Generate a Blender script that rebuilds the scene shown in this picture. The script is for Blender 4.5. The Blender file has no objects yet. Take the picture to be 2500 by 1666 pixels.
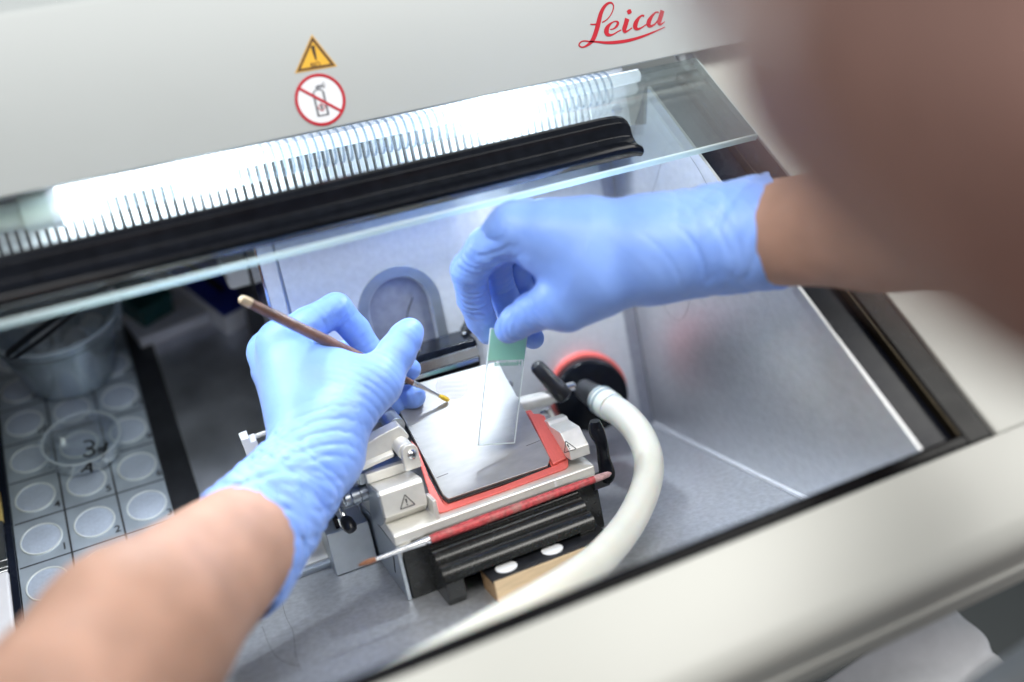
import bpy, bmesh, math, random
import numpy as np
random.seed(7); np.random.seed(7)
scene = bpy.context.scene
MM = 0.001

# ------------------------------------------------------------------ camera
# Millimetre frame: x along the machine to the right, y into the machine, z off the chamber floor.
# The whole chamber is tipped 28 degrees towards the operator, so true "up" is UP below.
PW, PH, FPX = 2500.0, 1666.0, 2468.0
_n = lambda v: np.array(v, float) / np.linalg.norm(v)
AX = _n((6424, -1930, 2323)); _y = np.array((-977, -440, 2323.0))
AY = _n(_y - AX * (AX @ _y)); AZ = np.cross(AX, AY)
RC = np.stack([AX, AY, AZ], 1)                      # camera <- world
CAM = -(RC.T @ (np.array(((1599 - PW/2)/FPX, (1039 - PH/2)/FPX, 1.0)) * 800.0))
UP = np.array((0.0, -0.46687, 0.88433)); FWD = np.array((0.0, 0.88433, 0.46687))
def pt(px, py, d): return CAM + RC.T @ np.array(((px - PW/2)/FPX, (py - PH/2)/FPX, 1.0)) * d
def cw(x, y, z): return CAM + RC.T @ np.array((x, y, z), float)
def onax(px, py, a, v):
    d = RC.T @ np.array(((px - PW/2)/FPX, (py - PH/2)/FPX, 1.0)); return CAM + d * ((v - CAM[a]) / d[a])
def onpl(px, py, p, n):
    d = RC.T @ np.array(((px - PW/2)/FPX, (py - PH/2)/FPX, 1.0)); return CAM + d * (((np.array(p) - CAM) @ n) / (d @ n))

from mathutils import Matrix, Vector
cam_data = bpy.data.cameras.new("camera"); cam = bpy.data.objects.new("camera", cam_data)
scene.collection.objects.link(cam); scene.camera = cam
M4 = Matrix.Identity(4)
for i in range(3):
    M4[i][0] = RC[0][i]; M4[i][1] = -RC[1][i]; M4[i][2] = -RC[2][i]; M4[i][3] = CAM[i] * MM
cam.matrix_world = M4
cam_data.sensor_width = 36.0; cam_data.lens = 36.0 * FPX / PW
cam_data.clip_start = 0.005; cam_data.clip_end = 50
cam_data.dof.use_dof = True; cam_data.dof.focus_distance = 0.635; cam_data.dof.aperture_fstop = 1.75
cam_data.dof.aperture_blades = 9

# ------------------------------------------------------------------ world and room light
world = bpy.data.worlds.new("World"); scene.world = world; world.use_nodes = True
bg = world.node_tree.nodes["Background"]
bg.inputs[0].default_value = (0.80, 0.86, 0.92, 1); bg.inputs[1].default_value = 0.42
def area(name, loc, target, sx, sy, power, col):
    l = bpy.data.lights.new(name, 'AREA'); l.shape = 'RECTANGLE'; l.size = sx; l.size_y = sy; l.energy = power; l.color = col
    o = bpy.data.objects.new(name, l); scene.collection.objects.link(o)
    o.location = Vector(loc) * MM
    o.rotation_euler = (Vector(target) - Vector(loc)).to_track_quat('-Z', 'Y').to_euler()
    return o
ceil_c = np.array((-150, -150, 100)) + UP * 1500
area("ceiling_light", ceil_c + np.array((-550, 0, 0)) - FWD * 250, (-200, -150, 80), 1.5, 0.6, 21, (1.0, 0.98, 0.93))
area("ceiling_light", ceil_c + np.array((850, 0, 0)) - FWD * 400, (0, -300, 0), 1.5, 0.6, 28, (1.0, 0.98, 0.93))
scene.view_settings.view_transform = 'Standard'; scene.view_settings.look = 'None'
scene.view_settings.exposure = 0.12; scene.view_settings.gamma = 1.0
scene.cycles.use_denoising = True
scene.cycles.sample_clamp_indirect = 6.0; scene.cycles.sample_clamp_direct = 12.0
scene.cycles.max_bounces = 10; scene.cycles.transparent_max_bounces = 24
LAMP = 1.35; DIODE = 1200.0

# ------------------------------------------------------------------ materials
def new_mat(name):
    m = bpy.data.materials.new(name); m.use_nodes = True
    return m, m.node_tree.nodes, m.node_tree.links, m.node_tree.nodes["Principled BSDF"]
def mat(name, col, rough=0.5, metal=0.0, nscale=60, namt=0.06, bscale=0, bstr=0.0, stretch=(1, 1, 1), rvar=0.08,
        coat=0.0, sss=0.0, spec=0.5, dirt=0.0, bdist=0.0004):
    m, N, L, b = new_mat(name)
    tc = N.new("ShaderNodeTexCoord"); mp = N.new("ShaderNodeMapping"); mp.inputs['Scale'].default_value = stretch
    L.new(tc.outputs['Object'], mp.inputs[0])
    nz = N.new("ShaderNodeTexNoise"); nz.inputs['Scale'].default_value = nscale; nz.inputs['Detail'].default_value = 6
    L.new(mp.outputs[0], nz.inputs['Vector'])
    r = N.new("ShaderNodeValToRGB"); e = r.color_ramp.elements
    e[0].position = 0.3; e[1].position = 0.7
    e[0].color = (*[c * (1 - namt) for c in col], 1); e[1].color = (*[min(1, c * (1 + namt)) for c in col], 1)
    L.new(nz.outputs['Fac'], r.inputs[0])
    last = r.outputs[0]
    if dirt:
        n2 = N.new("ShaderNodeTexNoise"); n2.inputs['Scale'].default_value = nscale * 0.22; n2.inputs['Detail'].default_value = 8
        L.new(mp.outputs[0], n2.inputs['Vector'])
        r2 = N.new("ShaderNodeValToRGB"); r2.color_ramp.elements[0].position = 0.52; r2.color_ramp.elements[1].position = 0.68
        r2.color_ramp.elements[0].color = (0, 0, 0, 1); r2.color_ramp.elements[1].color = (dirt, dirt, dirt, 1)
        L.new(n2.outputs['Fac'], r2.inputs[0])
        mx = N.new("ShaderNodeMixRGB"); mx.blend_type = 'MIX'; mx.inputs[2].default_value = (0.25, 0.23, 0.2, 1)
        L.new(r2.outputs[0], mx.inputs[0]); L.new(last, mx.inputs[1]); last = mx.outputs[0]
    L.new(last, b.inputs['Base Color'])
    b.inputs['Metallic'].default_value = metal; b.inputs['Roughness'].default_value = rough
    b.inputs['Specular IOR Level'].default_value = spec
    if rvar:
        mr = N.new("ShaderNodeMapRange"); mr.inputs[3].default_value = max(0.02, rough - rvar); mr.inputs[4].default_value = rough + rvar
        L.new(nz.outputs['Fac'], mr.inputs[0]); L.new(mr.outputs[0], b.inputs['Roughness'])
    if coat: b.inputs['Coat Weight'].default_value = coat; b.inputs['Coat Roughness'].default_value = 0.12
    if sss:
        b.inputs['Subsurface Weight'].default_value = sss; b.inputs['Subsurface Radius'].default_value = (1.0, 0.4, 0.22)
        b.inputs['Subsurface Scale'].default_value = 0.004
    if bscale:
        n3 = N.new("ShaderNodeTexNoise"); n3.inputs['Scale'].default_value = bscale; n3.inputs['Detail'].default_value = 4
        L.new(mp.outputs[0], n3.inputs['Vector'])
        bp = N.new("ShaderNodeBump"); bp.inputs['Strength'].default_value = bstr; bp.inputs['Distance'].default_value = bdist
        L.new(n3.outputs['Fac'], bp.inputs['Height']); L.new(bp.outputs[0], b.inputs['Normal'])
    return m
def clear(name, tint, gloss=0.06, rough=0.03, diffuse=0.0, dcol=(0.9, 0.95, 1.0), gmax=0.6):
    """clear plastic or window glass: transparent to light, with a fresnel gloss and a little scatter"""
    m, N, L, b = new_mat(name); out = N["Material Output"]; N.remove(b)
    t = N.new("ShaderNodeBsdfTransparent"); t.inputs[0].default_value = (*tint, 1)
    g = N.new("ShaderNodeBsdfGlossy"); g.inputs['Roughness'].default_value = rough; g.inputs[0].default_value = (1, 1, 1, 1)
    lw = N.new("ShaderNodeLayerWeight"); lw.inputs[0].default_value = 0.25
    mr = N.new("ShaderNodeMapRange"); mr.inputs[3].default_value = gloss; mr.inputs[4].default_value = min(1, gloss + gmax)
    L.new(lw.outputs['Fresnel'], mr.inputs[0])
    mx = N.new("ShaderNodeMixShader"); L.new(mr.outputs[0], mx.inputs[0]); L.new(t.outputs[0], mx.inputs[1]); L.new(g.outputs[0], mx.inputs[2])
    last = mx
    if diffuse:
        d = N.new("ShaderNodeBsdfDiffuse"); d.inputs[0].default_value = (*dcol, 1)
        tl = N.new("ShaderNodeBsdfTranslucent"); tl.inputs[0].default_value = (*dcol, 1)
        ad = N.new("ShaderNodeMixShader"); ad.inputs[0].default_value = 0.5
        L.new(d.outputs[0], ad.inputs[1]); L.new(tl.outputs[0], ad.inputs[2])
        m2 = N.new("ShaderNodeMixShader"); m2.inputs[0].default_value = diffuse
        L.new(last.outputs[0], m2.inputs[1]); L.new(ad.outputs[0], m2.inputs[2]); last = m2
    L.new(last.outputs[0], out.inputs[0])
    return m
def emit(name, col, s):
    m, N, L, b = new_mat(name)
    b.inputs['Base Color'].default_value = (0.9, 0.9, 0.9, 1)
    b.inputs['Emission Color'].default_value = (*col, 1); b.inputs['Emission Strength'].default_value = s
    return m

m_panel = mat("painted_panel", (0.37, 0.395, 0.40), 0.42, nscale=9, namt=0.02, bscale=900, bstr=0.05)
m_deck = mat("painted_deck", (0.54, 0.55, 0.52), 0.38, nscale=8, namt=0.02, bscale=900, bstr=0.05)
m_steel = mat("brushed_steel_wall", (0.62, 0.635, 0.66), 0.36, 0.80, nscale=160, namt=0.06, bscale=1500, bstr=0.12, stretch=(1, 0.8, 1.3), rvar=0.07)
m_floor = mat("grained_steel_floor", (0.55, 0.57, 0.605), 0.38, 0.70, nscale=260, namt=0.12, bscale=1500, bstr=0.12, rvar=0.06)
m_shelf = mat("dull_steel_shelf", (0.60, 0.62, 0.68), 0.40, 1.0, nscale=40, namt=0.12, bscale=1200, bstr=0.25, rvar=0.08)
m_backpl = mat("satin_aluminium_plate", (0.58, 0.60, 0.64), 0.45, 0.40, nscale=220, namt=0.06, bscale=1400, bstr=0.30, rvar=0.06)
m_recess = mat("grey_recess_metal", (0.36, 0.37, 0.43), 0.5, 0.8, nscale=200, namt=0.10, bscale=1400, bstr=0.4)
m_stage = mat("scratched_stage_steel", (0.42, 0.412, 0.40), 0.32, 0.62, nscale=90, namt=0.07, bscale=1300, bstr=0.02, stretch=(1, 3, 3), rvar=0.06)
m_alu = mat("anodised_aluminium", (0.72, 0.71, 0.67), 0.38, 0.55, nscale=200, namt=0.04, bscale=1500, bstr=0.12)
m_alud = mat("grey_aluminium", (0.42, 0.46, 0.50), 0.38, 0.9, nscale=160, namt=0.05, bscale=1500, bstr=0.12)
m_chrome = mat("polished_steel", (0.72, 0.73, 0.75), 0.13, 1.0, nscale=100, namt=0.03, rvar=0.04)
m_red = mat("red_anodised_metal", (0.70, 0.145, 0.125), 0.38, 0.35, nscale=300, namt=0.06, bscale=1600, bstr=0.2, stretch=(6, 1, 1))
m_black = mat("black_plastic", (0.012, 0.013, 0.016), 0.32, nscale=120, namt=0.3, bscale=700, bstr=0.12)
m_blackg = mat("black_glossy_plastic", (0.005, 0.006, 0.009), 0.10, spec=0.14, nscale=150, namt=0.3, rvar=0.02)
m_blackm = mat("black_cast_metal", (0.014, 0.015, 0.015), 0.24, 0.2, nscale=300, namt=0.25, bscale=900, bstr=0.02)
m_gasket = mat("black_rubber_gasket", (0.004, 0.004, 0.005), 0.28, spec=0.12, nscale=60, namt=0.2)
m_navy = mat("dark_navy_liner", (0.006, 0.008, 0.015), 0.26, spec=0.14, nscale=60, namt=0.2)
m_brass = mat("dull_brass_strip", (0.03, 0.023, 0.013), 0.4, 0.8)
m_white = mat("white_plastic", (0.72, 0.73, 0.74), 0.35, nscale=60, namt=0.03)
m_rib = clear("lamp_rib_plastic", (0.62, 0.68, 0.74), 0.01, 0.10, diffuse=0.12, gmax=0.2)
m_cover = clear("clear_lamp_cover", (0.985, 0.99, 1.0), 0.01, 0.05, diffuse=0.008, gmax=0.15)
m_glass = clear("window_glass", (0.93, 0.975, 0.965), 0.05, 0.02, diffuse=0.012)
m_gedge = clear("window_glass_edge", (0.70, 0.90, 0.88), 0.15, 0.15, diffuse=0.62, dcol=(0.92, 0.99, 1.0))  # bright cyan-white colour stands in for lamp light piped to the edge
m_clear = clear("clear_dish_plastic", (0.985, 0.99, 0.995), 0.03, 0.04, diffuse=0.012, gmax=0.35)
m_bucket = clear("cloudy_bucket_plastic", (0.88, 0.92, 0.95), 0.05, 0.12, diffuse=0.12, dcol=(0.75, 0.82, 0.88))
m_brim = clear("thick_clear_rim", (0.85, 0.9, 0.93), 0.12, 0.08, diffuse=0.5, dcol=(0.85, 0.92, 0.97))
m_tubes = clear("cloudy_tube_plastic", (0.85, 0.88, 0.9), 0.08, 0.12, diffuse=0.45, dcol=(0.85, 0.88, 0.9))
m_slide = clear("slide_glass", (0.95, 0.965, 0.965), 0.035, 0.01)
m_sedge = clear("slide_edge", (0.85, 0.92, 0.92), 0.15, 0.1, diffuse=0.9, dcol=(0.92, 0.97, 0.97))
m_green = clear("mint_green_print", (0.35, 0.8, 0.6), 0.02, 0.4, diffuse=0.9, dcol=(0.60, 0.95, 0.82))
m_tissue = clear("frozen_section", (0.8, 0.8, 0.85), 0.02, 0.4, diffuse=0.85, dcol=(0.93, 0.92, 0.97))
m_tube = emit("lit_fluorescent_tube", (0.86, 0.93, 1.0), LAMP)
m_diode = emit("bright_diode_light", (0.88, 0.94, 1.0), DIODE)
m_diode2 = emit("dim_diode_light", (0.88, 0.94, 1.0), DIODE*0.55)
m_socket = mat("pale_lamp_socket", (0.62, 0.68, 0.62), 0.45)
m_tray = mat("grey_metal_tray", (0.37, 0.425, 0.49), 0.42, 0.55, nscale=60, namt=0.10, bscale=900, bstr=0.1)
m_cup = mat("grey_pad", (0.37, 0.42, 0.51), 0.5, 0.30, nscale=500, namt=0.08, bscale=800, bstr=0.15)
m_ring = mat("pale_pad_rim", (0.70, 0.74, 0.73), 0.4, 0.5)
m_ink = mat("black_ink", (0.010, 0.010, 0.012), 0.45, nscale=200, namt=0.3)
m_inkg = mat("grey_print", (0.16, 0.17, 0.19), 0.5)
m_logo = mat("red_print", (0.42, 0.008, 0.022), 0.4, nscale=80, namt=0.05)
m_yel = mat("yellow_sticker", (0.72, 0.40, 0.035), 0.5, nscale=80, namt=0.05)
m_brn = mat("brown_sticker_border", (0.10, 0.05, 0.015), 0.5)
m_stk = mat("white_sticker", (0.70, 0.72, 0.76), 0.45, nscale=60, namt=0.03)
m_hose = mat("cream_silicone_hose", (0.72, 0.725, 0.655), 0.36, nscale=40, namt=0.05, sss=0.35, bscale=300, bstr=0.08)
m_hosec = mat("grey_blue_hose_ring", (0.25, 0.32, 0.36), 0.4, nscale=60)
m_wood = mat("varnished_wood", (0.33, 0.21, 0.11), 0.45, nscale=55, namt=0.30, stretch=(1, 9, 9), bscale=300, bstr=0.2)
m_pale = mat("pale_cut_wood", (0.60, 0.45, 0.28), 0.5, nscale=80, namt=0.12, stretch=(1, 7, 7))
m_handle = mat("worn_brown_brush_handle", (0.145, 0.072, 0.05), 0.38, nscale=180, namt=0.35, coat=0.3)
m_redh = mat("worn_red_brush_handle", (0.42, 0.055, 0.06), 0.42, nscale=420, namt=0.45, bscale=500, bstr=0.3, dirt=0.45)
m_bris = mat("yellow_bristle", (0.75, 0.50, 0.03), 0.6, nscale=900, namt=0.4, stretch=(1, 1, 1))
m_brisb = mat("brown_bristle", (0.20, 0.075, 0.03), 0.6, nscale=900, namt=0.4)
m_brisc = mat("straw_bristle", (0.48, 0.36, 0.12), 0.6, nscale=700, namt=0.4, stretch=(8, 8, 1))
m_blue = mat("blue_box_print", (0.010, 0.025, 0.25), 0.5, nscale=40, namt=0.4)
m_carton = mat("white_carton", (0.55, 0.55, 0.58), 0.6, nscale=60, namt=0.04)
m_teal = mat("dark_teal_plastic", (0.008, 0.055, 0.055), 0.35, nscale=60, namt=0.2)
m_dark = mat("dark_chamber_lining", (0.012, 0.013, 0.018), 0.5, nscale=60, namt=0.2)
m_floorroom = mat("dark_room_floor", (0.040, 0.046, 0.048), 0.5, nscale=3, namt=0.3)
m_cloth = mat("white_cotton", (0.80, 0.81, 0.85), 0.85, nscale=80, namt=0.04, bscale=2500, bstr=0.3)
m_rail = mat("grey_rail_plastic", (0.15, 0.17, 0.19), 0.4, nscale=20, namt=0.1)
m_skin = mat("skin", (0.41, 0.245, 0.182), 0.58, spec=0.22, nscale=45, namt=0.12, sss=0.25, bscale=700, bstr=0.2)
m_hair = mat("dark_brown_hair", (0.29, 0.175, 0.148), 0.5, nscale=180, namt=0.4, stretch=(1, 1, 0.15))
def glove_mat():
    m, N, L, b = new_mat("blue_nitrile")
    tc = N.new("ShaderNodeTexCoord"); nz = N.new("ShaderNodeTexNoise"); nz.inputs['Scale'].default_value = 35; nz.inputs['Detail'].default_value = 5
    L.new(tc.outputs['Object'], nz.inputs['Vector'])
    r = N.new("ShaderNodeValToRGB"); e = r.color_ramp.elements
    e[0].position = 0.3; e[1].position = 0.72; e[0].color = (0.17, 0.315, 0.775, 1); e[1].color = (0.225, 0.385, 0.85, 1)
    L.new(nz.outputs['Fac'], r.inputs[0]); L.new(r.outputs[0], b.inputs['Base Color'])
    b.inputs['Roughness'].default_value = 0.44; b.inputs['Specular IOR Level'].default_value = 0.42
    b.inputs['Subsurface Weight'].default_value = 0.12; b.inputs['Subsurface Radius'].default_value = (0.3, 0.5, 1.0); b.inputs['Subsurface Scale'].default_value = 0.003
    b.inputs['Sheen Weight'].default_value = 0.15
    n2 = N.new("ShaderNodeTexNoise"); n2.inputs['Scale'].default_value = 130; n2.inputs['Detail'].default_value = 3; n2.inputs['Distortion'].default_value = 0.8
    L.new(tc.outputs['Object'], n2.inputs['Vector'])
    n3 = N.new("ShaderNodeTexNoise"); n3.inputs['Scale'].default_value = 1600
    L.new(tc.outputs['Object'], n3.inputs['Vector'])
    ma = N.new("ShaderNodeMath"); ma.operation = 'MULTIPLY_ADD'; ma.inputs[1].default_value = 0.10
    L.new(n3.outputs['Fac'], ma.inputs[0]); L.new(n2.outputs['Fac'], ma.inputs[2])
    bp = N.new("ShaderNodeBump"); bp.inputs['Strength'].default_value = 0.20; bp.inputs['Distance'].default_value = 0.0010
    L.new(ma.outputs[0], bp.inputs['Height']); L.new(bp.outputs[0], b.inputs['Normal'])
    return m
m_glove = glove_mat()

# ------------------------------------------------------------------ mesh helpers (all in mm)
OFF = {}
COL = scene.collection
def tag(o, label=None, cat=None, group=None, kind=None):
    if label: o["label"] = label
    if cat: o["category"] = cat
    if group: o["group"] = group
    if kind: o["kind"] = kind
    return o
def thing(name, loc, label, cat, group=None, kind=None):
    o = bpy.data.objects.new(name, None); COL.objects.link(o); o.empty_display_size = 0.02
    o.location = Vector(loc) * MM; OFF[o.name] = np.array(loc, float)
    return tag(o, label, cat, group, kind)
def mk(name, vf, material, parent=None, base=None, smooth=True, angle=35, bev=0.0, seg=2):
    V, F = vf; V = np.asarray(V, float).reshape(-1, 3)
    if parent is not None: off = OFF[parent.name]
    elif base is not None: off = np.array(base, float)
    else:
        mn, mx = V.min(0), V.max(0); off = np.array(((mn[0]+mx[0])/2, (mn[1]+mx[1])/2, mn[2]))
    me = bpy.data.meshes.new(name)
    if isinstance(F, np.ndarray): F = F.tolist()
    me.from_pydata(((V - off) * MM).tolist(), [], F); me.update()
    bm = bmesh.new(); bm.from_mesh(me)
    if smooth != 'keep': bmesh.ops.recalc_face_normals(bm, faces=bm.faces)
    bm.to_mesh(me); bm.free()
    me.materials.append(material)
    if smooth:
        me.polygons.foreach_set("use_smooth", [True] * len(me.polygons))
        if smooth != 'all': me.set_sharp_from_angle(angle=math.radians(angle))
    o = bpy.data.objects.new(name, me); COL.objects.link(o)
    OFF[o.name] = off
    if parent is not None: o.parent = parent
    else: o.location = Vector(off) * MM
    if bev:
        b = o.modifiers.new("bevel", 'BEVEL'); b.width = bev * MM; b.segments = seg; b.limit_method = 'ANGLE'; b.angle_limit = math.radians(30)
        b.harden_normals = True
    return o
def share(src, delta, parent=None):
    o = src.copy(); COL.objects.link(o); OFF[o.name] = OFF[src.name]
    if parent is not None: o.parent = parent
    o.location = Vector(o.location) + Vector(delta) * MM
    return o
def join(*parts):
    V, F, n = [], [], 0
    for v, f in parts:
        v = np.asarray(v, float).reshape(-1, 3); V.append(v); F += [[i + n for i in q] for q in f]; n += len(v)
    return np.vstack(V), F
def box(x0, x1, y0, y1, z0, z1):
    v = [(x, y, z) for x in (x0, x1) for y in (y0, y1) for z in (z0, z1)]
    return np.array(v, float), [[0, 1, 3, 2], [4, 6, 7, 5], [0, 4, 5, 1], [2, 3, 7, 6], [0, 2, 6, 4], [1, 5, 7, 3]]
def obox(c, u, v, w, a, b, d):
    """box centred at c with axes u,v,w and half sizes a,b,d"""
    c, u, v, w = map(lambda q: np.array(q, float), (c, u, v, w))
    P = [c + u*i*a + v*j*b + w*k*d for i in (-1, 1) for j in (-1, 1) for k in (-1, 1)]
    return np.array(P), [[0, 1, 3, 2], [4, 6, 7, 5], [0, 4, 5, 1], [2, 3, 7, 6], [0, 2, 6, 4], [1, 5, 7, 3]]
def prism(poly, x0, x1):
    """(y,z) polygon extruded along x"""
    n = len(poly); V = [(x0, y, z) for y, z in poly] + [(x1, y, z) for y, z in poly]
    F = [[i, (i+1) % n, n + (i+1) % n, n + i] for i in range(n)] + [list(range(n))[::-1], list(range(n, 2*n))]
    return np.array(V, float), F
def slab(pts, vec):
    """planar 3D polygon extruded by a vector"""
    pts = np.asarray(pts, float); n = len(pts); V = np.vstack([pts, pts + np.array(vec, float)])
    F = [[i, (i+1) % n, n + (i+1) % n, n + i] for i in range(n)] + [list(range(n))[::-1], list(range(n, 2*n))]
    return V, F
def frame(d):
    d = _n(d); a = np.array((0, 0, 1.0)) if abs(d[2]) < 0.9 else np.array((1.0, 0, 0))
    u = _n(np.cross(a, d)); return u, np.cross(d, u), d
def revolve(p, axis, prof, n=32, cap=True):
    """prof: list of (t along axis, radius)"""
    u, v, w = frame(axis); p = np.array(p, float); V, F = [], []
    for t, r in prof:
        for k in range(n):
            a = 2*math.pi*k/n; V.append(p + w*t + (u*math.cos(a) + v*math.sin(a))*r)
    for i in range(len(prof)-1):
        for k in range(n):
            F.append([i*n+k, i*n+(k+1) % n, (i+1)*n+(k+1) % n, (i+1)*n+k])
    if cap: F += [list(range(n))[::-1], list(range((len(prof)-1)*n, len(prof)*n))]
    return np.array(V), F
def cyl(a, b, r, r2=None, n=24):
    a, b = np.array(a, float), np.array(b, float); L = np.linalg.norm(b-a)
    return revolve(a, b-a, [(0, r), (L, r if r2 is None else r2)], n)
def cat(P, k=8):
    P = np.asarray(P, float); Q = np.vstack([2*P[0]-P[1], P, 2*P[-1]-P[-2]]); out = []
    for i in range(1, len(Q)-2):
        for t in np.linspace(0, 1, k, endpoint=False):
            a, b, c, d = Q[i-1], Q[i], Q[i+1], Q[i+2]
            out.append(0.5*((2*b) + (c-a)*t + (2*a-5*b+4*c-d)*t*t + (3*b-3*c+d-a)*t**3))
    out.append(Q[-2]); return np.array(out)
def tube(P, r, n=16, cap=True, squash=None):
    P = np.asarray(P, float); m = len(P); r = np.broadcast_to(np.asarray(r, float), (m,))
    T = np.gradient(P, axis=0); T /= np.linalg.norm(T, axis=1)[:, None]
    u = frame(T[0])[0]; V = []
    for i in range(m):
        u = u - T[i]*(u @ T[i]); u /= np.linalg.norm(u); v = np.cross(T[i], u)
        for k in range(n):
            a = 2*math.pi*k/n; V.append(P[i] + (u*math.cos(a) + v*math.sin(a))*r[i])
    F = [[i*n+k, i*n+(k+1) % n, (i+1)*n+(k+1) % n, (i+1)*n+k] for i in range(m-1) for k in range(n)]
    if cap: F += [list(range(n))[::-1], list(range((m-1)*n, m*n))]
    return np.array(V), F
def ribbon(P2, W, to3, th=0.25):
    """a pen stroke of varying width laid on a surface; to3(u,v,h)->3D"""
    P2 = np.asarray(P2, float); T = np.gradient(P2, axis=0); T /= np.linalg.norm(T, axis=1)[:, None]+1e-9
    Nn = np.stack([-T[:, 1], T[:, 0]], 1); W = np.broadcast_to(np.asarray(W, float), (len(P2),))
    A = P2 + Nn*W[:, None]/2; B = P2 - Nn*W[:, None]/2; m = len(P2)
    V = [to3(*a, th) for a in A] + [to3(*b, th) for b in B] + [to3(*a, 0) for a in A] + [to3(*b, 0) for b in B]
    F = []
    for i in range(m-1):
        F += [[i, i+1, m+i+1, m+i], [i, 2*m+i, 2*m+i+1, i+1], [m+i, m+i+1, 3*m+i+1, 3*m+i]]
    F += [[0, m, 3*m, 2*m], [m-1, 3*m-1, 4*m-1, 2*m-1]]
    return np.array(V), F
def text(name, body, size, org, xd, yd, material, parent, th=0.15, center=True):
    cu = bpy.data.curves.new(name, 'FONT'); cu.body = body; cu.size = 1.0; cu.align_x = 'CENTER' if center else 'LEFT'; cu.align_y = 'CENTER'
    cu.extrude = 0.02; cu.offset = 0.012; tmp = bpy.data.objects.new("tmp", cu); COL.objects.link(tmp)
    dg = bpy.context.evaluated_depsgraph_get(); dg.update()
    me = bpy.data.meshes.new_from_object(tmp.evaluated_get(dg))
    co = np.array([v.co[:] for v in me.vertices]); F = [list(p.vertices) for p in me.polygons]
    bpy.data.objects.remove(tmp); bpy.data.meshes.remove(me)
    xd, yd = _n(xd), _n(yd); nd = np.cross(xd, yd)
    V = np.array(org, float) + np.outer(co[:, 0]*size, xd) + np.outer(co[:, 1]*size, yd) + np.outer((co[:, 2] > 0)*th, nd)
    return mk(name, (V, F), material, parent, smooth=False)

# ------------------------------------------------------------------ signed-distance bodies
def rcone(P, a, b, r1, r2):
    a = np.asarray(a, np.float32); ba = np.asarray(b, np.float32) - a
    t = np.clip(((P - a) @ ba) / (ba @ ba), 0, 1)
    q = P - a - t[..., None]*ba
    return np.sqrt((q*q).sum(-1)) - (r1 + (r2 - r1)*t)
def smin(a, b, k):
    h = np.clip(0.5 + 0.5*(b - a)/k, 0, 1); return b*(1-h) + a*h - k*h*(1-h)
def groove(P, c, u, lam, amp, rad, bend=0.0, ph=0.0, wide=1.0):
    c = np.asarray(c, np.float32); u = np.asarray(_n(u), np.float32); q = P - c; s = q @ u
    r2 = (q*q).sum(-1); perp2 = r2 - s*s
    s2 = s + bend*perp2/rad + (0.18 if wide == 1.0 else 0.08)*lam*np.sin(perp2/(rad*3.0) + s*0.5) + ph
    w = np.exp(-(s*s + perp2/(wide*wide))/(rad*rad))
    return amp*w*(1 - np.abs(np.sin(np.pi*s2/lam)))**2
def surface_nets(fn, lo, hi, h):
    lo = np.array(lo, float); n = np.ceil((np.array(hi) - lo)/h).astype(int) + 1
    xs, ys, zs = [(lo[i] + h*np.arange(n[i])).astype(np.float32) for i in range(3)]
    G = np.empty(tuple(n), np.float32); step = max(1, int(600000/(n[1]*n[2])))
    Yg, Zg = np.meshgrid(ys, zs, indexing='ij')
    for i in range(0, n[0], step):
        x = xs[i:i+step]; P = np.empty((len(x), n[1], n[2], 3), np.float32)
        P[..., 0] = x[:, None, None]; P[..., 1] = Yg; P[..., 2] = Zg
        G[i:i+step] = fn(P)
    S = G < 0
    c = [S[i:n[0]-1+i, j:n[1]-1+j, k:n[2]-1+k] for i in (0, 1) for j in (0, 1) for k in (0, 1)]
    anyc = np.logical_or.reduce(c); allc = np.logical_and.reduce(c); cells = anyc & ~allc
    idx = np.argwhere(cells); ID = -np.ones(cells.shape, np.int64); ID[cells] = np.arange(len(idx))
    corner = np.array([(i, j, k) for i in (0, 1) for j in (0, 1) for k in (0, 1)])
    val = np.stack([G[idx[:, 0]+a, idx[:, 1]+b, idx[:, 2]+c_] for a, b, c_ in corner], 1)
    acc = np.zeros((len(idx), 3)); cnt = np.zeros(len(idx))
    for a in range(8):
        for b in range(a+1, 8):
            if np.abs(corner[a]-corner[b]).sum() != 1: continue
            va, vb = val[:, a], val[:, b]; m = (va < 0) != (vb < 0)
            t = np.where(m, va/(va - vb + 1e-12), 0)
            acc += m[:, None]*(corner[a] + t[:, None]*(corner[b]-corner[a])); cnt += m
    V = lo + h*(idx + acc/cnt[:, None]); F = []
    for ax in range(3):
        a1, a2 = (ax+1) % 3, (ax+2) % 3
        sl0 = [slice(None)]*3; sl1 = [slice(None)]*3; sl0[ax] = slice(0, -1); sl1[ax] = slice(1, None)
        e = np.argwhere(S[tuple(sl0)] != S[tuple(sl1)])
        e = e[(e[:, a1] > 0) & (e[:, a2] > 0) & (e[:, a1] < n[a1]-1) & (e[:, a2] < n[a2]-1)]
        q = []
        for d1, d2 in ((0, 0), (1, 0), (1, 1), (0, 1)):
            cc = e.copy(); cc[:, a1] -= d1; cc[:, a2] -= d2; q.append(ID[cc[:, 0], cc[:, 1], cc[:, 2]])
        q = np.stack(q, 1); flip = ~S[tuple(sl0)][e[:, 0], e[:, 1], e[:, 2]]
        q[flip] = q[flip][:, ::-1]; F.append(q)
    F = np.vstack(F); F = F[(F >= 0).all(1)]
    return V, F
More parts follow.
